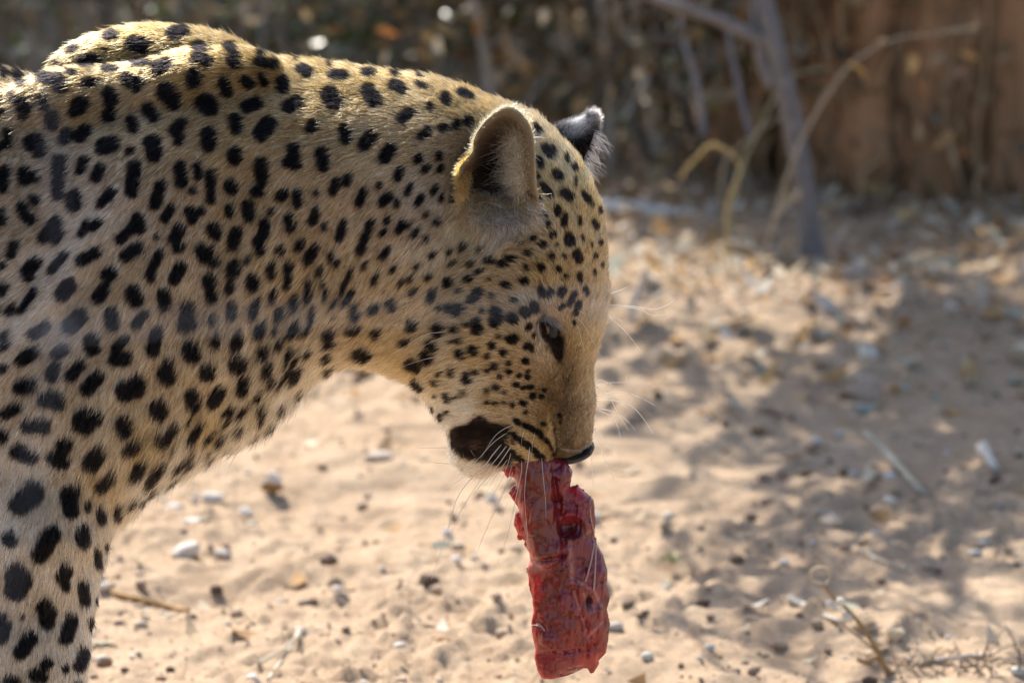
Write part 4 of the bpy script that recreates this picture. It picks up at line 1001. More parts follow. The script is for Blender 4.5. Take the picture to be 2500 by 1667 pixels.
M_EARSKIN = simple_mat('ear_skin', (0, 0, 0), .8, .2, 200, .2, .001, .15, attr=True)
def te(*p): return np.array([(1050 + x * .236, 230 + y * .236) for x, y in p])
def near_ear():
    root = empty('ear', np.array(P(1230, 420, -.09)) - wloc(leopard)); root.parent = leopard
    rim2 = te((300,1010),(290,880),(305,760),(360,690),(440,590),(455,470),(520,340),(620,230),(760,140),(860,140),(960,215),(1030,320),(1070,450),(1088,650),(1092,850),(1105,1010),(1120,1120),(1040,1230),(880,1290),(720,1250),(560,1170),(420,1090))
    rimy = np.array([-.083,-.092,-.098,-.098,-.092,-.104,-.108,-.108,-.106,-.106,-.107,-.107,-.106,-.104,-.098,-.090,-.082,-.085,-.088,-.088,-.087,-.084])
    nr = 96
    c2 = np.concatenate([rim2, rim2[:1]]); cy = np.append(rimy, rimy[0])
    s3 = spline(np.concatenate([c2, cy[:, None] * PXM], 1), nr + 1)[:-1]
    px, py, yy = s3[:, 0], s3[:, 1], s3[:, 2] / PXM
    # where the ring meets the head the rim sinks into the coat
    surf = np.array([near_y(a, b_) for a, b_ in zip(px, py)])
    low = np.clip((py - 470) / 45, 0, 1); yy = yy * (1 - low) + (surf + .007) * low
    c = np.array([1186.0, 432.0]); cyy = -.046
    rows = []
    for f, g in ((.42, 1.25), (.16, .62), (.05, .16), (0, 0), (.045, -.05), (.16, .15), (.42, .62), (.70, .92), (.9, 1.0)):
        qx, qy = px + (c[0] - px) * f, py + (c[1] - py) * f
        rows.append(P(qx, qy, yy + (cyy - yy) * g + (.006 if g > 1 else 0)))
    V = np.concatenate(rows + [P(c[0], c[1], cyy)[None]])
    F = []
    m = len(rows)
    for i in range(m - 1):
        for j in range(nr): F.append([i * nr + j, i * nr + (j + 1) % nr, (i + 1) * nr + (j + 1) % nr, (i + 1) * nr + j])
    for j in range(nr): F.append([(m - 1) * nr + j, (m - 1) * nr + (j + 1) % nr, m * nr])
    C = np.zeros((len(V), 3)); 
    for i in range(m): C[i * nr:(i + 1) * nr] = [(.02,.02,.02), (.03,.028,.025), (.22,.17,.10), (.24,.19,.115), (.19,.145,.09), (.12,.085,.055), (.07,.045,.03), (.015,.010,.008), (.006,.005,.004)][i]  # colours step darker inwards, the shade of the cup painted in
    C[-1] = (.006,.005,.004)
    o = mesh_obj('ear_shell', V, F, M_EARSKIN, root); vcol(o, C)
    rng = np.random.default_rng(9)
    R3 = np.array(rows[3]); cen = P(c[0], c[1], -.085)
    outd = nrm(R3 - cen)
    # short fur along the rim
    n = 9000; k = rng.random(n) * nr; i0 = k.astype(int) % nr; f = k - k.astype(int)
    t = rng.random(n)**1.6
    a = rows[3][i0] * (1 - f)[:, None] + rows[3][(i0 + 1) % nr] * f[:, None]; b_ = rows[6][i0] * (1 - f)[:, None] + rows[6][(i0 + 1) % nr] * f[:, None]; b2 = rows[5][i0] * (1 - f)[:, None] + rows[5][(i0 + 1) % nr] * f[:, None]
    R = np.where((t < .4)[:, None], a + (b2 - a) * (t / .4)[:, None], b2 + (b_ - b2) * ((t - .4) / .6)[:, None])
    D = nrm(outd[i0] * .8 - FWD * .55 + rng.normal(size=(n, 3)) * .35 + UPV * .25)
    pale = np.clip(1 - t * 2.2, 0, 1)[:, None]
    rpx = px[i0]; rpy = py[i0]
    rr_ = ((rpx > 1286) & (rpy > 300) & (rpy < 500)); nr_ = int(rr_.sum())
    strands('ear_rim_fur', R[rr_], nrm(UPV * .8 - FWD * .45 - RGT * .45 + rng.normal(size=(nr_, 3)) * .3), nrm(UPV * .9 - RGT * .3 - FWD * .1 + rng.normal(size=(nr_, 3)) * .35), rng.uniform(.003, .006, nr_), 1.5e-4, np.array([.34, .25, .13]) * np.exp(rng.normal(0, .35, (nr_, 1))), root, rng, .3, 4)
    ok_ = (rpy < 490) & ~((rpx > 1286) & (rpy > 300)); R, D, pale, i0, rpx, rpy = R[ok_], D[ok_], pale[ok_], i0[ok_], rpx[ok_], rpy[ok_]; n = len(R)
    gold = ((rpx > 1290) & (rpy > 380))[:, None] | ((rpx < 1150) & (rpy > 380))[:, None]
    base = np.where(gold, np.array([.48,.30,.10]), np.array([.48,.40,.26]))
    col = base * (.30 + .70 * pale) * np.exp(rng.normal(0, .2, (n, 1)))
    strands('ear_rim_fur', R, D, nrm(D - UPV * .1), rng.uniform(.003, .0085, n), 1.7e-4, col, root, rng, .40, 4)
    # long pale hairs from the front wall across the opening, and the brush below it
    n = 2000; w = np.where((px > 1262) & (py > 300) & (py < 500))[0]; i0 = rng.choice(w, n); t = rng.uniform(.35, .95, n)
    R = rows[4][i0] * (1 - t)[:, None] + rows[6][i0] * t[:, None]
    D0 = nrm(-RGT * .5 - FWD * .8 + UPV * rng.normal(.15, .5, (n, 1)) + rng.normal(size=(n, 3)) * .3)
    D1 = nrm(-RGT * .55 - FWD * .35 + UPV * rng.normal(-.05, .7, (n, 1)) + rng.normal(size=(n, 3)) * .45)
    v = rng.random((n, 1)); col = np.where(v < .55, np.array([.60,.56,.50]), np.where(v < .8, np.array([.50,.38,.20]), np.array([.20,.15,.11]))) * np.exp(rng.normal(0, .2, (n, 1)))
    strands('ear_hair', R, D0, D1, rng.uniform(.008, .024, n), 3.0e-4, col, root, rng, .45, 6)
    n = 60; i0 = rng.choice(w, n); R = rows[6][i0]
    D0 = nrm(-RGT * 1.0 - FWD * .5 + UPV * rng.normal(0, .35, (n, 1))); D1 = nrm(-RGT * 1.0 - FWD * .1 + UPV * rng.normal(-.25, .4, (n, 1)))
    strands('ear_hair', R, D0, D1, rng.uniform(.016, .030, n), 2.6e-4, np.tile([.85,.83,.80], (n, 1)), root, rng, .25, 7)
    n = 2600; x = rng.uniform(1136, 1312, n); y = rng.uniform(462, 545, n); 
    keep = y < 548 - 26 * np.abs((x - 1225) / 90)**2; x, y = x[keep], y[keep]; n = len(x)
    R = P(x, y, np.array([near_y(a, b_) for a, b_ in zip(x, y)]) - .001)
    D0 = nrm(-UPV * .55 + RGT * ((x - 1230) / 200)[:, None] * .6 - FWD * .75 + rng.normal(size=(n, 3)) * .3); D1 = nrm(-UPV * 1.0 + RGT * .25 - FWD * .15 + rng.normal(size=(n, 3)) * .45)
    v = rng.random((n, 1)); side = (np.abs(x - 1222) / 90)[:, None]
    col = np.where(v < .5, np.array([.58,.54,.50]), np.array([.12,.095,.08])) * (1 - np.clip(side - .55, 0, .45)) + np.array([.40,.25,.09]) * np.clip(side - .55, 0, .45)
    strands('ear_brush', R, D0, D1, rng.uniform(.009, .019, n), 2.5e-4, col * np.exp(rng.normal(0, .2, (n, 1))), root, rng, .35, 5)
    for x0, x1, y0, y1, n, dx in ((1122, 1154, 408, 500, 900, -.35),):
        x = rng.normal((x0 + x1) / 2, (x1 - x0) * .24, n); y = rng.normal((y0 + y1) / 2, (y1 - y0) * .25, n)
        if dx < 0: x = x + (442 - y) * .18
        R = P(x, y, np.array([near_y(a, b_) for a, b_ in zip(x, y)]) - .012)
        D0 = nrm(-FWD * .6 + RGT * dx + UPV * .5 + rng.normal(size=(n, 3)) * .25); D1 = nrm(UPV * .2 + RGT * dx * 2 - FWD * .3 + rng.normal(size=(n, 3)) * .35)
        strands('ear_edge_fur', R, D0, D1, rng.uniform(.005, .010, n), 1.6e-4, np.array([.25, .155, .065]) * np.exp(rng.normal(0, .4, (n, 1))), root, rng, .25, 4)
near_ear()

def far_ear():
    root = empty('ear', np.array(P(1410, 340, .06)) - wloc(leopard)); root.parent = leopard
    poly = np.array([(1345,335),(1357,317),(1371,309),(1385,305),(1399,300),(1416,296),(1427,289),(1433,279),(1443,276),(1452,282),(1455,293),(1453,315),(1447,337),(1436,362),(1428,380),(1418,398),(1390,410),(1360,380)], float)
    W, Q, N, V = inflated(poly, .062, .42, 3.0, 60)
    px, py = proj(W)
    white = np.exp(-.5 * (((px - 1408) / 30)**2 + ((py - (306 - (px - 1400) * .28)) / 10)**2)); tipg = np.clip((px - 1428) / 20, 0, 1) * np.clip((305 - py) / 20, 0, 1)
    def colr(px, py):
        w = np.clip(1.3 * np.exp(-.5 * (((px - 1404) / 24)**2 + ((py - (322 - (px - 1400) * .42)) / 14)**2)) - .12, 0, 1)[:, None]; t = (np.clip((px - 1426) / 18, 0, 1) * np.clip((312 - py) / 20, 0, 1))[:, None]
        return np.array([.014,.014,.017]) * (1 - w) * (1 - t) + np.array([.50,.53,.58]) * w * (1 - t) + np.array([.20,.19,.19]) * t  # white patch of the ear, a bluish sheen mixed into its colour
    o = mesh_obj('ear_shell', W, Q, M_EARSKIN, root); vcol(o, colr(px, py) * .2)
    rng = np.random.default_rng(10); n = 16000
    T = rng.integers(0, len(Q), n); u = rng.random((n, 1)); v = rng.random((n, 1))
    R = W[Q[T, 0]] * (1 - u) * (1 - v) + W[Q[T, 1]] * u * (1 - v) + W[Q[T, 2]] * u * v + W[Q[T, 3]] * (1 - u) * v; NN = N[Q[T, 0]]
    D = RGT * .8 + UPV * .75; D = nrm(D - NN * (NN @ D)[:, None])
    px, py = proj(R)
    strands('ear_fur', R, nrm(D + NN * .6 + rng.normal(size=(n, 3)) * .25), nrm(D + NN * .15 + rng.normal(size=(n, 3)) * .4), rng.uniform(.0045, .009, n), 1.5e-4, colr(px + rng.normal(size=n) * 4, py + rng.normal(size=n) * 5) * np.exp(rng.normal(0, .6, (n, 1))), root, rng, .2, 4)
    n = 90; t = rng.random(n); e = spline(np.array([(1452,318),(1446,340),(1436,366),(1426,388),(1432,410)], float), 60)
    a = e[(t * 59).astype(int)]; R = P(a[:, 0], a[:, 1], .056)
    D0 = nrm(RGT * .9 - UPV * (.2 + .5 * t)[:, None] + rng.normal(size=(n, 3)) * .3); D1 = nrm(RGT * .6 - UPV * .9 + rng.normal(size=(n, 3)) * .3)
    strands('ear_hair', R, D0, D1, rng.uniform(.008, .024, n), 1.7e-4, np.tile([.66,.60,.52], (n, 1)), root, rng, .3, 6)
far_ear()

# --- nose
M_NOSE = simple_mat('nose_leather', (.026, .021, .020), .58, .4, 260, .8, .0012, .5)
np_ = np.array([(1355,1086),(1366,1090),(1378,1096),(1392,1100),(1408,1099),(1424,1093),(1438,1085),(1448,1078),(1452,1090),(1446,1104),(1434,1114),(1416,1122),(1395,1127),(1377,1126),(1362,1121),(1355,1110)], float)
def nose_push(X, Y):
    return -9 * np.exp(-.5 * (((X - 1374) / 9)**2 + ((Y - 1116) / 4)**2)) - 3 * np.exp(-.5 * ((Y - 1110 + (X - 1400) * .2) / 3)**2) + 1.5 * vnoise(np.stack([X.ravel() / 5, Y.ravel() / 5], 1), 4).reshape(X.shape)
W, Q, N, V = inflated(np_, 14 / PXM, 4.9, 2.0, 110, nose_push)
mesh_obj('nose', W, Q, M_NOSE, leopard)
# pale bristles along the upper edge of the leather
rng = np.random.default_rng(12); n = 260; e = spline(np.array([(1360,1088),(1376,1094),(1394,1099),(1412,1097),(1430,1089),(1446,1078)], float), 80)
a = e[rng.integers(0, 80, n)] + rng.normal(size=(n, 2)) * [0, 1.6]; R = P(a[:, 0], a[:, 1], np.array([min(near_y(x, y - 4), -.012) for x, y in a]))
strands('nose_fringe', R, nrm(-FWD + UPV * .2 + rng.normal(size=(n, 3)) * .3), nrm(-UPV * .8 - FWD * .4 + RGT * .3 + rng.normal(size=(n, 3)) * .35), rng.uniform(.0018, .004, n), 1.1e-4, np.tile([.40,.35,.28], (n, 1)), leopard, rng, .2, 4)

# --- eye, mostly covered by the brow
def eye(side=1):
    ye = near_y(1330, 800) if side == 1 else -near_y(1330, 800)
    cpos = P(1337, 805, ye + .0088) if side == 1 else np.array([P(1337, 805, 0)[0] + .012, ye - .0088, P(1337, 805, 0)[2]])
    root = empty('eye', cpos - wloc(leopard)); root.parent = leopard
    nu, nv = 40, 24; r = .0098
    u, v = np.meshgrid(np.linspace(0, 2 * math.pi, nu, endpoint=False), np.linspace(0.02, math.pi - .02, nv))
    D = np.stack([np.sin(v) * np.cos(u), np.sin(v) * np.sin(u), np.cos(v)], -1).reshape(-1, 3)
    look = nrm(np.array([-.40, -1.0 * side, .12])); c = D @ look
    C = np.where((c > .90)[:, None], np.array([.24,.16,.05]), np.array([.012,.010,.010])); C[c > .993] = (.004,.004,.004)
    i = np.arange(nv - 1)[:, None] * nu + np.arange(nu)[None]; j = np.arange(nv - 1)[:, None] * nu + (np.arange(nu)[None] + 1) % nu
    o = mesh_obj('eyeball', cpos + D * r, np.stack([i.ravel(), j.ravel(), (j + nu).ravel(), (i + nu).ravel()], 1)[:, ::-1].copy(), M_EYE, root); vcol(o, C)
    if side == 1:
        lid = [(1322,779),(1315,786),(1311,797),(1312,811),(1317,824),(1326,836),(1334,842)]
        W = spline([P(x, y, near_y(x, y) - .0010) for x, y in lid], 20)
        m = MB(); m.tube(W, .0016 * np.sin(np.linspace(.25, 2.9, 20)), 8, (.22,.18,.15)); m.build('eyelid', M_SKIN, root)
        up = [(1320,780),(1332,779),(1345,786),(1358,797),(1366,806)]
        W = spline([P(x, y, near_y(x, y) - .0012) for x, y in up], 20)
        m = MB(); m.tube(W, .0019 * np.sin(np.linspace(.4, 2.8, 20)), 8, (.03,.026,.026)); m.build('eyelid', M_SKIN, root)
        rng = np.random.default_rng(13); n = 240; t = rng.random(n); a = np.array([1322,768]) + t[:, None] * np.array([44,22]) + rng.normal(size=(n, 2)) * [3, 4]
        R = P(a[:, 0], a[:, 1], np.array([near_y(x, y) for x, y in a]) - .0005)
        strands('brow_hair', R, nrm(-FWD * .8 - UPV * .4 + rng.normal(size=(n, 3)) * .2), nrm(-UPV * .9 + RGT * .6 - FWD * .2 + rng.normal(size=(n, 3)) * .25), rng.uniform(.004, .009, n), 1.2e-4, np.tile([.22,.20,.19], (n, 1)) * np.exp(rng.normal(0, .25, (n, 1))), root, rng, .25, 5)
M_EYE, _n, _l, _b = material('eye'); _l.new(attr_node(_n).outputs['Color'], _b.inputs['Base Color']); _b.inputs['Roughness'].default_value = .40; _b.inputs['Specular IOR Level'].default_value = .25
eye(1); eye(-1)

# --- whiskers, one by one
M_WHISK = simple_mat('whisker', (.80,.78,.74), .35, .05, 50, 0, 0, .5, transl=.5)
def tz(*p): return [(1080 + x * .17007, 980 + y * .17007) for x, y in p]
def t2(*p): return [(1000 + x * .3507, 650 + y * .3507) for x, y in p]
def t7(*p): return [(1280 + x * .1148, 720 + y * .1148) for x, y in p]
NEARW = [tz((1040,325),(900,385),(780,470),(680,600),(540,840)), tz((960,430),(820,520),(700,620),(480,860),(330,1000)), tz((870,590),(740,740),(620,900),(240,1330),(60,1900),(-160,2560)),
 tz((935,615),(820,770),(700,920),(330,1450),(80,2000)), tz((990,635),(880,800),(760,960),(380,1400),(100,1800)), tz((940,820),(830,980),(700,1180),(560,1450)), tz((990,710),(950,860),(860,1100),(640,1500)),
 tz((1000,900),(960,1060),(880,1260),(700,1620)), tz((1040,920),(980,1100),(900,1260),(560,2000),(380,2600)), tz((1135,830),(1135,1010),(1060,1360),(940,1900),(760,2400)), tz((1175,910),(1130,1080),(1060,1250),(880,1560)),
 tz((1255,640),(1230,860),(1195,1100),(1182,1420),(1230,2000)), tz((1310,940),(1240,1060),(1130,1170),(900,1350)), tz((1425,800),(1445,1050),(1480,1411),(1488,1700)), tz((1470,920),(1485,1150),(1500,1500)),
 tz((1205,370),(1165,450),(1140,540),(1138,630)), tz((1320,420),(1325,480),(1295,580),(1285,740)), tz((370,590),(400,690),(470,790)), tz((300,690),(300,780),(345,850)),
 t7((1110,320),(1200,350),(1290,420)), t7((1060,570),(1150,700),(1200,900),(1300,1230)), t7((1070,440),(1250,620),(1400,880),(1560,1170),(1720,1450)),
 [(1100,810),(1066,812),(1036,818),(990,845)], [(1100,818),(1060,832),(1020,852)], [(1100,866),(1050,874),(1017,883),(974,898)],
 [(1104,1132),(1060,1129),(1022,1124)], [(1090,1092),(1050,1093),(1012,1094)], [(1140,1158),(1112,1178),(1074,1200)]]
FARW = [t2((1275,800),(1340,795),(1400,820),(1440,860)), t2((1285,850),(1380,812),(1500,805),(1510,765)), t2((1280,820),(1380,900),(1440,1000),(1525,1145)), t2((1300,905),(1400,880),(1520,885),(1620,920),(1710,970)),
 t2((1300,935),(1420,935),(1540,970),(1620,1050),(1700,1170)), t2((1310,985),(1440,1020),(1520,1080),(1570,1140)), t2((1320,1005),(1410,1050),(1450,1120),(1470,1200)), t2((1285,1120),(1340,1290),(1420,1480)), t2((1290,1130),(1370,1220),(1415,1330)),
 t2((1262,1260),(1272,1400),(1275,1570)), t2((1390,270),(1560,280),(1700,300),(1790,270),(1850,230)), t2((1390,268),(1600,300),(1680,340),(1790,335)), t2((1380,345),(1480,430),(1540,500),(1610,590)), t2((1380,345),(1450,370),(1500,400)), t2((1400,190),(1470,165),(1525,140))]
def whisker(pts, far):
    k = len(pts); L = np.cumsum([0] + [math.dist(a, b) for a, b in zip(pts, pts[1:])])
    y0 = (.030 if far else near_y(*pts[0]) + .001)
    W = [P(x, y, y0 + (1 if far else -1) * (.00012 * l_)) for (x, y), l_ in zip(pts, L)]
    r = np.clip(.00017 + L[-1] * 5.5e-7, 0, .00042) * (1.8 if far else 1.0)
    m = MB(); m.tube(spline(W, 20), r * np.linspace(1, .22, 20), 6); m.build('whisker', M_WHISK, leopard)
for w_ in NEARW: whisker(w_, False)
for w_ in FARW: whisker(w_, True)
# ------------------------------------------------------------------ stones, chips, leaves and sticks on the ground
def stone_mat(name, col, var=.25): return simple_mat(name, col, .85, var, 70, .7, .003, .2)
M_ST = simple_mat('stone', (0, 0, 0), .85, .3, 70, .7, .003, .2, attr=True)
def rock(cen, sx, sy, sz, seed, res=2, rough=.22, facet=.5):
    """an angular stone: a bumpy ball cut by a few planes"""
    import bmesh
    bm = bmesh.new(); bmesh.ops.create_icosphere(bm, subdivisions=res, radius=1.0)
    V = np.array([v.co[:] for v in bm.verts]); F = [[v.index for v in f.verts] for f in bm.faces]; bm.free()
    rng = np.random.default_rng(seed)
    for _ in range(9):
        d = nrm_(rng.normal(size=3)); k = rng.uniform(.45, .85); s = V @ d
        V = V - np.clip(s - k, 0, None)[:, None] * d * (.5 + facet * .5)
    V = V * (1 + rough * fbm(V * 1.7 + seed, 3, seed)[:, None])
    a = rng.uniform(0, math.pi); R = np.array([[math.cos(a), -math.sin(a), 0], [math.sin(a), math.cos(a), 0], [0, 0, 1]])
    return V * np.array([sx, sy, sz]) + np.asarray(cen), F
WHITE, TANC, DARKC, PINK, RUST = (.62,.58,.53), (.42,.32,.23), (.11,.075,.055), (.50,.38,.30), (.20,.10,.04)
STONES = [  # photo place of the middle of its foot, width and height in photo units, colour, label
 (668,1190,62,46,WHITE,'white stone with a brown underside painted as shade, lying below the chest'), (515,1222,62,22,WHITE,'flat pale stone under the chest fur'), (478,1232,18,32,WHITE,'small upright white chip under the chest fur'),
 (424,1250,44,22,WHITE,'white chip lying next to the upper foreleg'), (474,1282,44,24,WHITE,'white chip touching a dark clod'), (507,1285,26,22,DARKC,'small dark clod touching a white chip'),
 (601,1262,42,26,WHITE,'lone white stone on bare sand below the chest'), (452,1375,82,62,(.55,.50,.45),'largest whitish stone, right of the foreleg'), (543,1366,50,30,(.50,.45,.40),'rounded pale stone right of the largest whitish stone'),
 (806,1378,48,28,DARKC,'dark brown clod on bare sand between foreleg and meat'), (1047,1430,54,32,DARKC,'dark clod just left of the meat'), (735,1550,34,22,WHITE,'bright white pebble above a forked straw'),
 (1085,1588,50,36,RUST,'rust brown chip left of the meat end'), (1094,1310,24,26,WHITE,'upright white chip left of the meat'), (1108,1280,24,24,DARKC,'small dark clod above an upright white chip'),
 (1198,1228,30,26,WHITE,'white chip beside the top of the meat'), (977,1582,36,18,WHITE,'pale flat chip on the sand near the bottom edge'), (617,1668,42,26,WHITE,'white pebble at the bottom edge'),
 (922,1122,66,22,(.55,.46,.37),'flat pale stone on the sand below the throat'), (2105,975,84,76,PINK,'pinkish stone casting a dark shadow, right of the face'), (2088,690,72,48,PINK,'round pale clod on the edge of the shade'),
 (2185,648,86,36,(.16,.08,.05),'dark reddish clod in the shade of the mound'), (2018,1290,66,30,(.48,.38,.28),'pale flat clod over a dark gap right of the meat'), (2066,1210,52,30,DARKC,'dark purplish clod on the shaded sand'),
 (1713,1490,50,32,DARKC,'dark clod right of the meat'), (1990,1085,30,20,WHITE,'small white pebble on shaded sand'), (1650,1375,40,18,(.34,.33,.22),'olive grey chip on the edge of a scraped hole'),
 (1180,1390,26,18,TANC,'small tan clod left of the hanging meat'), (330,1640,40,22,(.28,.21,.15),'brown clod beside the foreleg at the bottom edge'), (2440,1250,66,30,(.30,.24,.20),'flat brown clod on the shaded sand at the right edge')]
for k, (px, py, w, h_, c, lab) in enumerate(STONES):
    p = on_ground(px, py); s = px_at(p)
    V, F = rock(p + np.array([0, w * s * .25, h_ * s * .30]), w * s * .56, w * s * .42, h_ * s * .62, 100 + k, 3 if w > 40 else 2)
    o = mesh_obj('stone', V - p, F, M_ST, None, True); o.location = p.tolist()
    C = np.tile(np.array(c), (len(V), 1))
    if 'brown underside' in lab or 'largest' in lab: C[(V[:, 2] - p[2]) < h_ * s * .28] = (.26, .15, .06)  # lower part painted brown, standing in for the shaded side
    vcol(o, C); tag(o, lab, 'stone' if 'clod' not in lab else 'clod', 'stones and clods on the sand')

# fine gravel and crumbs: nobody could count them
def gravel():
    rng = np.random.default_rng(77); base, F0 = rock((0, 0, 0), 1, 1, 1, 1, 1, .25)
    F0 = np.array(F0); n = 11000
    x = rng.uniform(-.55, 1.0, n); y = rng.uniform(.5, 3.4, n); u = rng.random(n)
    cl = fbm(np.stack([x, y], 1) / .25, 2, 9)
    ok = cl + rng.normal(0, .5, n) > -.1; x, y, u = x[ok], y[ok], u[ok]; n = len(x)
    s = .0016 * np.exp(rng.exponential(.55, n)); s = np.minimum(s, .011)
    z = lumps(x, y)
    a = rng.uniform(0, 6.28, n); ca, sa = np.cos(a), np.sin(a)
    B = base * np.array([1, .8, .6])
    V = np.empty((n, len(base), 3))
    V[..., 0] = x[:, None] + s[:, None] * (B[:, 0] * ca[:, None] - B[:, 1] * sa[:, None])
    V[..., 1] = y[:, None] + s[:, None] * (B[:, 0] * sa[:, None] + B[:, 1] * ca[:, None])
    V[..., 2] = z[:, None] + s[:, None] * (B[:, 2] + .3)
    F = (F0[None] + (np.arange(n) * len(base))[:, None, None]).reshape(-1, 3)
    pal = np.array([WHITE, (.46,.37,.28), TANC, TANC, (.30,.22,.16), (.26,.17,.11), (.20,.14,.10), DARKC, (.45,.43,.38)]); C = pal[rng.integers(0, len(pal), n)]
    o = mesh_obj('gravel', V.reshape(-1, 3), F, M_ST, None, False); vcol(o, np.repeat(C, len(base), 0)); tag(o, 'fine gravel and crumbs of earth strewn over the sand', None, None, 'stuff')
gravel()
def litter():
    """dry leaves, straw and bark bits, thick under the bushes, thin out on the sand"""
    rng = np.random.default_rng(78); n = 17000
    y = rng.uniform(.5, 6.5, n); x = rng.uniform(-1, 1, n) * (0.5 + y * .13) + .1
    keep = rng.random(n) < np.clip((y - 1.9) / .9, .05, 1.0); x, y = x[keep], y[keep]; n = len(x)
    z = lumps(x, y) + rng.uniform(.001, .012, n) * np.clip(y - 1.5, .3, 2)
    straw = rng.random(n) < .35
    L = np.where(straw, rng.uniform(.012, .06, n), rng.uniform(.010, .046, n)); Wd = np.where(straw, rng.uniform(.0008, .002, n), L * rng.uniform(.35, .7, n))
    a = rng.uniform(0, 6.28, n); tilt = rng.normal(0, .35, (n, 2))
    A = np.stack([np.cos(a), np.sin(a), tilt[:, 0]], 1) * (L / 2)[:, None]; B = np.stack([-np.sin(a), np.cos(a), tilt[:, 1]], 1) * (Wd / 2)[:, None]
    c = np.stack([x, y, z], 1); up = np.array([0, 0, 1.0]) * (L * .14)[:, None]
    V = np.stack([c - A + up, c + B, c + A + up * 1.3, c - B, c - up * .2], 1)
    F = np.array([[0, 4, 1], [1, 4, 2], [2, 4, 3], [3, 4, 0]])
    F = (F[None] + (np.arange(n) * 5)[:, None, None]).reshape(-1, 3)
    pal = np.array([(.42,.33,.22), (.50,.42,.31), (.34,.20,.09), (.56,.52,.45), (.24,.16,.09), (.36,.36,.28), (.45,.30,.14), (.40,.24,.10), (.58,.50,.38)]); C = pal[rng.integers(0, len(pal), n)]
    o = mesh_obj('leaf_litter', V.reshape(-1, 3), F, M_DRY, None, False); vcol(o, np.repeat(C, 5, 0)); tag(o, 'dry leaves and straw littering the ground, thick below the bushes', None, None, 'stuff')
litter()

# single leaves and sticks on the sand
def lying(name, pts, r, col, label, cat, kids=()):
    """a stick or straw lying along photo points on the sand"""
    W = [on_ground(*p) + np.array([0, 0, r * (.9 + 2 * lift)]) for p, lift in [(q[:2], q[2] if len(q) > 2 else 0) for q in pts]]
    m = MB(); V, F = tube(spline(W, 12), np.linspace(r, r * .6, 12), 6, True, .08); m.add(V, F, col)
    o = m.build(name, M_TWIG); tag(o, label, cat); return o
lying('stick', [(248,1450),(330,1468),(420,1490),(460,1496)], .0038, (.36,.22,.09), 'orange brown stick lying right of the foreleg', 'stick')
lying('straw', [(2112,1065),(2170,1120),(2225,1180),(2258,1215)], .0042, (.46,.42,.33), 'long pale stick lying diagonally on the sand at the right', 'stick')
lying('wood_chip', [(2398,1105),(2412,1130),(2430,1158)], .0075, (.62,.56,.48), 'short white wood chip at the far right on shaded sand', 'wood chip')
lying('straw', [(630,1622),(690,1588),(722,1560),(737,1545,1)], .0016, (.50,.45,.34), 'straw leaning on the bright white pebble', 'straw')
lying('straw', [(655,1662),(690,1610),(715,1575),(728,1552,1)], .0018, (.56,.52,.42), 'longer straw of the fork at the bottom edge', 'straw')
lying('straw', [(975,1418),(1005,1400),(1040,1384,2)], .0016, (.50,.42,.30), 'thin straw just above the dark clod by the meat', 'straw')
lying('stick', [(1930,1470),(1975,1492),(2020,1515),(2060,1530)], .0040, (.46,.42,.36), 'grey stick lying behind the dry seed plant', 'stick')
lying('stick', [(2240,1628),(2300,1618),(2370,1608),(2420,1606)], .0032, (.42,.37,.32), 'thin stick lying right of the dry seed plant', 'stick')
lying('stick', [(2080,1340),(2150,1372),(2230,1405)], .0022, (.48,.40,.30), 'thin pale straw on the sand above the dry seed plant', 'straw')
lying('bark_piece', [(1985,1262),(2030,1275),(2052,1290)], .006, (.46,.37,.27), 'piece of pale bark over a dark gap', 'bark')
def leaf_thing(px, py, L, W_, col, label, seed, up=.5):
    p = on_ground(px, py); s = px_at(p); rng = np.random.default_rng(int(seed * 10)); root = empty('dry_leaf', p); tag(root, label, 'leaf')
    for k in range(3):
        a = rng.uniform(0, 6.28) if k else seed
        u = np.linspace(-1, 1, 7); w = np.sqrt(np.clip(1 - u**2, .02, 1)) * W_ * s / 2
        cx = np.stack([u * L * s / 2 * math.cos(a), u * L * s / 2 * math.sin(a) * .8, .006 + up * s * L * (.22 + .2 * u**2 + .12 * k)], 1)
        sd = np.array([-math.sin(a), math.cos(a), .5]) * .8
        V = np.concatenate([p + cx - w[:, None] * sd, p + cx + np.array([0, 0, -.003]), p + cx + w[:, None] * sd])
        F = [[i, i + 1, i + 8, i + 7] for i in range(6)] + [[i + 7, i + 8, i + 15, i + 14] for i in range(6)]
        o = mesh_obj('blade', V, F, M_DRY, root); vcol(o, np.tile(np.array(col) * rng.uniform(.85, 1.1), (len(V), 1)))
leaf_thing(1870, 925, 60, 22, (.36,.40,.36), 'grey green dry leaf on the shaded sand right of the face', 0.2)
leaf_thing(2110, 1035, 62, 26, (.38,.42,.40), 'grey green leaf sprig in front of the pinkish stone', 1.1, .9)
leaf_thing(2186, 1580, 44, 30, (.72,.66,.54), 'cream coloured curled leaf standing beside the dry seed plant', 1.6, 1.3)
leaf_thing(1640, 1385, 60, 34, (.34,.33,.20), 'olive leaf lying over a scraped hole right of the meat', 0.5)

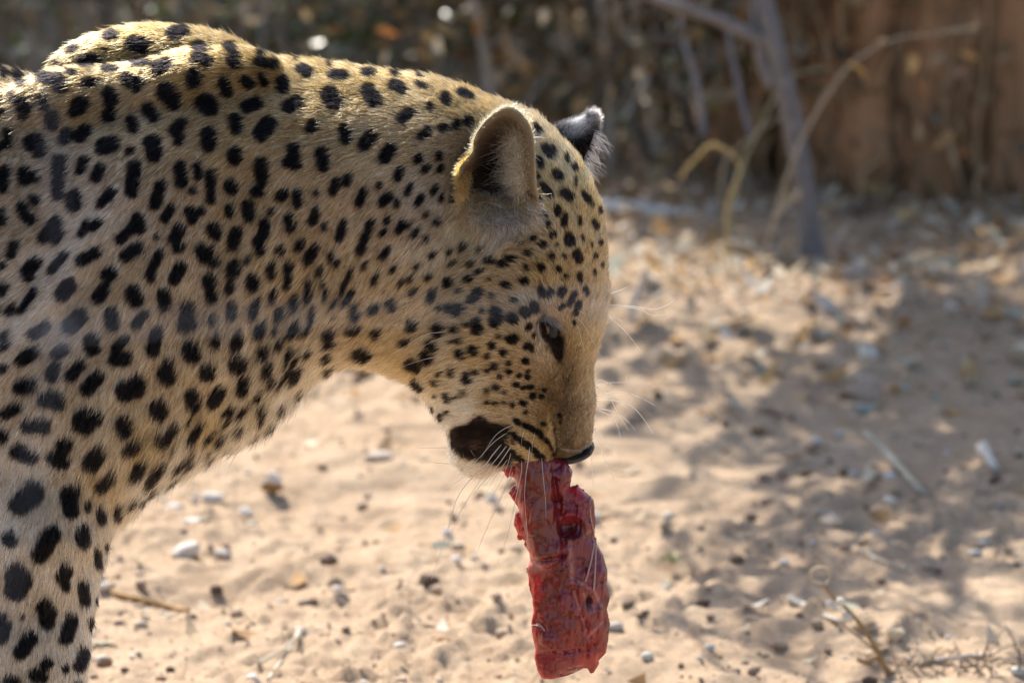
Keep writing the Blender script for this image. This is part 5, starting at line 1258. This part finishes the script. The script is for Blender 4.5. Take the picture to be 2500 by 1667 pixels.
# the little dry seed plant at the lower right
def seed_plant():
    b = on_ground(2182, 1652); root = empty('dry_plant', b); tag(root, 'dry plant stem with white pods and a looped tip at the lower right', 'plant'); y = b[1]
    def q(x, yy, d=0.0): return P(1450 + x * .4464, 1100 + yy * .4464, y + d)
    m = MB(); m.tube(spline([b - [0, 0, .01], q(1560,1110), q(1480,980), q(1400,880), q(1300,790), q(1255,730)], 20), np.linspace(.0034, .0016, 20), 6, (.30,.19,.09)); m.build('stem', M_TWIG, root)
    m = MB(); m.tube(spline([q(1255,730), q(1195,710), q(1190,660), q(1230,640), q(1280,650), q(1290,700), q(1262,735)], 20), .0016, 6, (.46,.38,.27)); m.build('loop', M_TWIG, root)
    m = MB(); m.tube(spline([q(1640,1235), q(1545,1130), q(1500,1160), q(1440,1140)], 14), np.linspace(.003, .002, 14), 6, (.30,.18,.08)); m.build('side_stem', M_TWIG, root)
    m = MB(); m.tube(spline([q(1560,1110), q(1450,1020), q(1340,940), q(1220,900)], 14), np.linspace(.0016, .001, 14), 5, (.36,.28,.18)); m.build('side_stem', M_TWIG, root)
    for x0, y0, x1, y1 in ((1265,820,1330,880), (1335,800,1362,850), (1360,880,1412,940)):
        a, c = q(x0, y0, -.004), q(x1, y1, -.004); t_ = np.linspace(0, 1, 8)
        m = MB(); m.tube(a + t_[:, None] * (c - a), .0005 + .0042 * np.sin(np.pi * t_), 7, (.66,.60,.50)); m.build('pod', M_TWIG, root)
    rng = np.random.default_rng(4); m = MB()
    for k in range(60):
        x0 = 1850 + rng.uniform(-250, 520); y0 = 1170 + rng.uniform(-40, 70)
        a = on_ground(1450 + x0 * .4464, 1100 + y0 * .4464); d = nrm_(rng.normal(size=3) * [1, .7, .5] + [0, 0, .35]); L = rng.uniform(.012, .05)
        m.tube(spline([a, a + d * L * .5 + [0, 0, .004], a + d * L], 6), np.linspace(.0012, .0005, 6), 4, np.array([.34,.27,.20]) * rng.uniform(.35, 1.4))
    tag(m.build('straw_tuft', M_TWIG), 'tangled dry grass lying at the lower right corner', 'grass', None, 'stuff')
seed_plant()
# ------------------------------------------------------------------ the piece of raw meat hanging from the mouth
def tm(*p): return np.array([(1150 + x * .3744, 1080 + y * .3744) for x, y in p])
MEAT = tm((205,175),(225,215),(280,225),(296,265),(256,300),(258,350),(296,405),(318,440),(288,462),(278,530),(310,605),(352,640),(362,690),(384,715),(386,770),(364,830),(376,880),(380,950),(400,1010),(408,1100),(392,1175),(400,1260),(420,1340),(414,1400),
 (430,1480),(460,1535),(530,1540),(640,1512),(742,1464),(760,1470),(775,1506),(800,1500),(836,1440),(832,1415),(880,1370),(892,1300),(906,1180),(885,1085),(906,1010),(885,930),(888,830),(860,730),(820,660),(803,600),(812,520),(800,372),(750,328),(690,280),(652,285),(640,310),(662,185),(622,122),(560,100),(540,20),(240,20))
def _seg(X, Y, x1, y1, x2, y2):
    (x1, y1), (x2, y2) = tm((x1, y1), (x2, y2)); dx, dy = x2 - x1, y2 - y1
    t = np.clip(((X - x1) * dx + (Y - y1) * dy) / (dx * dx + dy * dy), 0, 1)
    return np.hypot(X - x1 - t * dx, Y - y1 - t * dy)
def _blob(X, Y, x, y, sx, sy, a=0):
    (x, y), = tm((x, y)); c, s = math.cos(math.radians(a)), math.sin(math.radians(a)); u = (X - x) * c + (Y - y) * s; v = -(X - x) * s + (Y - y) * c
    return np.exp(-.5 * ((u / (sx * .3744))**2 + (v / (sy * .3744))**2))
def meat_push(X, Y):
    sh = X.shape; q = np.stack([X.ravel(), Y.ravel()], 1)
    d = np.zeros(sh)
    strip = np.clip(1 - (_seg(X, Y, 400, 120, 430, 420) / 46)**2, 0, 1); strip2 = np.clip(1 - (_seg(X, Y, 430, 420, 485, 700) / 42)**2, 0, 1)
    d += 34 * np.sqrt(np.maximum(strip, strip2))
    d += -13 * np.exp(-.5 * (_seg(X, Y, 540, 240, 610, 660) / 6)**2) - 12 * np.exp(-.5 * (_seg(X, Y, 380, 760, 590, 735) / 5)**2)
    d += 10 * _blob(X, Y, 430, 830, 55, 45) + 12 * _blob(X, Y, 580, 200, 70, 80) + 10 * _blob(X, Y, 520, 1250, 110, 200) + 8 * _blob(X, Y, 850, 850, 40, 120)
    hole = _blob(X, Y, 655, 555, 44, 40, -30); d += -46 * np.clip(hole, 0, 1) * .55 + 8 * np.exp(-.5 * ((np.hypot((X - tm((655, 550))[0][0]) / 1.15, Y - tm((655, 550))[0][1]) - 31) / 5)**2)
    d += -16 * _blob(X, Y, 765, 1035, 20, 46, -15) + 6 * _blob(X, Y, 760, 1100, 60, 160, -20)
    d += -7 * np.exp(-.5 * (_seg(X, Y, 670, 960, 760, 1260) / 5)**2) - 6 * np.exp(-.5 * (_seg(X, Y, 440, 1370, 700, 1350) / 4)**2) - 5 * np.exp(-.5 * (_seg(X, Y, 770, 1300, 750, 1450) / 4)**2)
    fib = vnoise(np.stack([q[:, 0] / 5.5 + .25 * q[:, 1] / 10, q[:, 1] / 26], 1), 21) * 1.2 + vnoise(np.stack([q[:, 0] / 4.5 + q[:, 1] / 30, q[:, 1] / 48], 1), 29) * 2.2 + fbm(q / 46, 2, 22) * 9 + vnoise(q / 8, 24) * .9
    wr = -3.5 * np.exp(-(vnoise(np.stack([q[:, 0] / 17 + vnoise(q / 20, 27) * .8, q[:, 1] / 46], 1), 25) / .10)**2) - 2.5 * np.exp(-(vnoise(q / 24, 28) / .08)**2)
    return d + (fib + wr).reshape(sh)
raw_meat = empty('raw_meat', P(1350, 1640, -.012)); tag(raw_meat, 'slab of raw red meat hanging from the leopard jaws', 'meat')
W, Q, N, V = inflated(MEAT, -.018, .62, 2.4, 95, meat_push, 1)
x, y = V[:, 0], V[:, 2] + .17 * np.maximum(-V[:, 1], 0)
def meat_colour():
    q = np.stack([x, y], 1); B = lambda *a: _blob(x, y, *a)[:, None]; S = lambda w, *a: np.exp(-.5 * (_seg(x, y, *a) / w)**2)[:, None]
    c = np.tile(np.array([.150, .020, .020]), (len(x), 1))
    def mix(w, col):
        nonlocal c; w = np.clip(w, 0, 1); c = c * (1 - w) + np.array(col) * w
    mix(np.maximum(S(26, 400, 120, 430, 420), S(26, 430, 420, 490, 690)) * 1.3, (.120, .036, .021))
    mix(B(590, 200, 60, 70) * 1.2, (.12, .022, .050)); mix(B(700, 700, 120, 120), (.13, .022, .045)); mix(B(850, 900, 40, 180), (.13, .026, .055))
    mix(B(540, 1250, 100, 120), (.17, .034, .028)); mix(B(620, 1420, 140, 80) * .9, (.20, .035, .048)); mix(B(800, 1400, 60, 90) * .9, (.30, .06, .055))
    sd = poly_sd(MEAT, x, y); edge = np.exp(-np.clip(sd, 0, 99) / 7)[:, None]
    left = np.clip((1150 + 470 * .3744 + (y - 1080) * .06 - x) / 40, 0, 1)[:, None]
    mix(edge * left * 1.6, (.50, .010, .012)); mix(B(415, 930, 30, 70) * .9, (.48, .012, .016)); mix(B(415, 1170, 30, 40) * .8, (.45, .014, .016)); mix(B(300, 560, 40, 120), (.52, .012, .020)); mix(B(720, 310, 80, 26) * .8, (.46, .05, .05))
    mix(B(430, 815, 55, 28) * .7, (.34, .16, .13)); mix(B(655, 570, 52, 44) * 1.1, (.045, .006, .008)); mix(B(640, 480, 60, 40) * .5, (.30, .05, .06))  # the hollow is painted dark, its shade put into the colour
    n1 = vnoise(q / 14, 31)[:, None]; n2 = vnoise(np.stack([x / 4 + y / 12, y / 22], 1), 32)[:, None]
    mem = np.clip(np.maximum.reduce([S(3, 670, 960, 760, 1265), S(3, 700, 900, 800, 960), S(3, 800, 960, 850, 1060), S(2.5, 850, 1170, 770, 1250), S(4, 640, 640, 660, 900), S(3, 735, 980, 780, 1100), S(3, 790, 1000, 800, 1090)]), 0, 1)
    mix(B(760, 1080, 70, 130) * (.35 + .35 * n2), (.34, .10, .085)); mix(np.clip(n1 - .3, 0, 1) * .25, (.30, .07, .06)); mix(np.clip(n2 - .5, 0, 1) * .35, (.36, .12, .10))
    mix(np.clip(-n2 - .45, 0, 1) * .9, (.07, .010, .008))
    w2 = np.maximum(np.exp(-(vnoise(np.stack([x / 17 + vnoise(q / 20, 27) * .8, y / 46], 1), 25) / .10)**2), .7 * np.exp(-(vnoise(q / 24, 28) / .08)**2))[:, None]  # same wrinkles as the relief, darkened in colour as crease shade
    c = c * np.array([1.12, .50, .50]) * (1 + .18 * n1) * (1 - .30 * w2)
    mix(mem * .5, (.46, .19, .17)); mix(B(765, 1035, 17, 40) * 1.3, (.06, .010, .008)); mix(B(430, 812, 40, 18) * .6, (.45, .22, .20))  # second hollow also gets its shade as dark colour
    return c
m, n_, l_, b_ = material('raw_meat')
l_.new(attr_node(n_).outputs['Color'], b_.inputs['Base Color'])
b_.inputs['Roughness'].default_value = .24; b_.inputs['Specular IOR Level'].default_value = .5
b_.inputs['Subsurface Weight'].default_value = .12; b_.inputs['Subsurface Radius'].default_value = (1.0, .12, .08); b_.inputs['Subsurface Scale'].default_value = .006
b_.inputs['Coat Weight'].default_value = .06; b_.inputs['Coat Roughness'].default_value = .15
tc = n_.new('ShaderNodeTexCoord'); nz = n_.new('ShaderNodeTexNoise'); nz.inputs['Scale'].default_value = 420; nz.inputs['Detail'].default_value = 5; l_.new(tc.outputs['Object'], nz.inputs['Vector'])
bp = n_.new('ShaderNodeBump'); bp.inputs['Strength'].default_value = .25; bp.inputs['Distance'].default_value = .0008; l_.new(nz.outputs['Fac'], bp.inputs['Height']); l_.new(bp.outputs['Normal'], b_.inputs['Normal'])
M_MEAT = m
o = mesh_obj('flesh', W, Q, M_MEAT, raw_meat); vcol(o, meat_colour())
_mn = (N @ FWD) < -.1; _mpx, _mpy = proj(W[_mn]); _my = W[_mn][:, 1]
def meat_y(px, py): return float(_my[np.argmin((_mpx - px)**2 + (_mpy - py)**2)])
M_SINEW = simple_mat('sinew', (.55,.36,.32), .3, .15, 200, .3, .0005, .5, transl=.3)
for pts, r in ((((780,350),(778,450),(790,540),(800,575)), .0006), (((803,640),(785,760),(760,860),(745,905)), .0008), (((812,620),(812,760),(806,880),(800,965)), .0008), (((430,1180),(455,1190),(480,1225)), .0007), (((400,1190),(430,1192),(470,1205)), .0006)):
    q = tm(*pts); m = MB(); m.tube(spline([P(a, b, meat_y(a, b) - .0008) for a, b in q], 14), r, 6); m.build('sinew', M_SINEW, raw_meat)
# ragged scraps along the cut edges
M_SCRAP = simple_mat('meat_scrap', (.42,.012,.018), .35, .3, 150, .6, .001, .5)
rng = np.random.default_rng(15)
for a, b, s in ((268,330,26), (300,520,30), (320,610,24), (372,830,16), (392,925,18), (240,205,20), (360,660,18), (690,292,16), (730,318,14), (480,1050,12), (405,1180,16), (790,1470,22)):
    (px, py), = tm((a, b)); yy = meat_y(px, py); c = P(px, py, yy + .004); V_, F_ = rock((0, 0, 0), 1, 1, 1, int(a), 2, .45, .2)
    k = s * .3744 / PXM; mesh_obj('scrap', c + V_ * np.array([k * .8, k, k * 1.3]), F_, M_SCRAP, raw_meat)
# ------------------------------------------------------------------ fence wires between camera and animal, far out of focus
def wire_fence():
    yf = -2.55
    root = empty('wire_fence', (P(60, 1667, yf)[0], yf, 0)); tag(root, 'thin galvanised fence wires close in front of the leopard, blurred to faint bluish bands', 'fence')
    M_WIRE = simple_mat('galvanised_wire', (.32, .38, .50), .45, .15, 120, .2, .0003, .5)
    def w(pts, r):
        m = MB(); m.tube(spline([P(x, y, yf) for x, y in pts], 40), r * .165, 8); m.build('wire', M_WIRE, root)
    w([(-700,845),(0,812),(700,774),(1400,735),(2000,728),(3300,722)], .0012)
    w([(40,-500),(85,0),(118,250),(150,600),(160,740),(134,822)], .0011)
    w([(134,822),(110,960),(60,1260),(5,1520),(-60,1900),(-110,2300)], .0012)
    c = P(134, 822, yf); a = np.linspace(0, 9 * math.pi, 70)
    m = MB(); m.tube(c + np.stack([np.linspace(-.004, .004, 70), np.cos(a) * .0009, np.sin(a) * .0009], 1), .00022, 6); m.build('wire_knot', M_WIRE, root)
wire_fence()
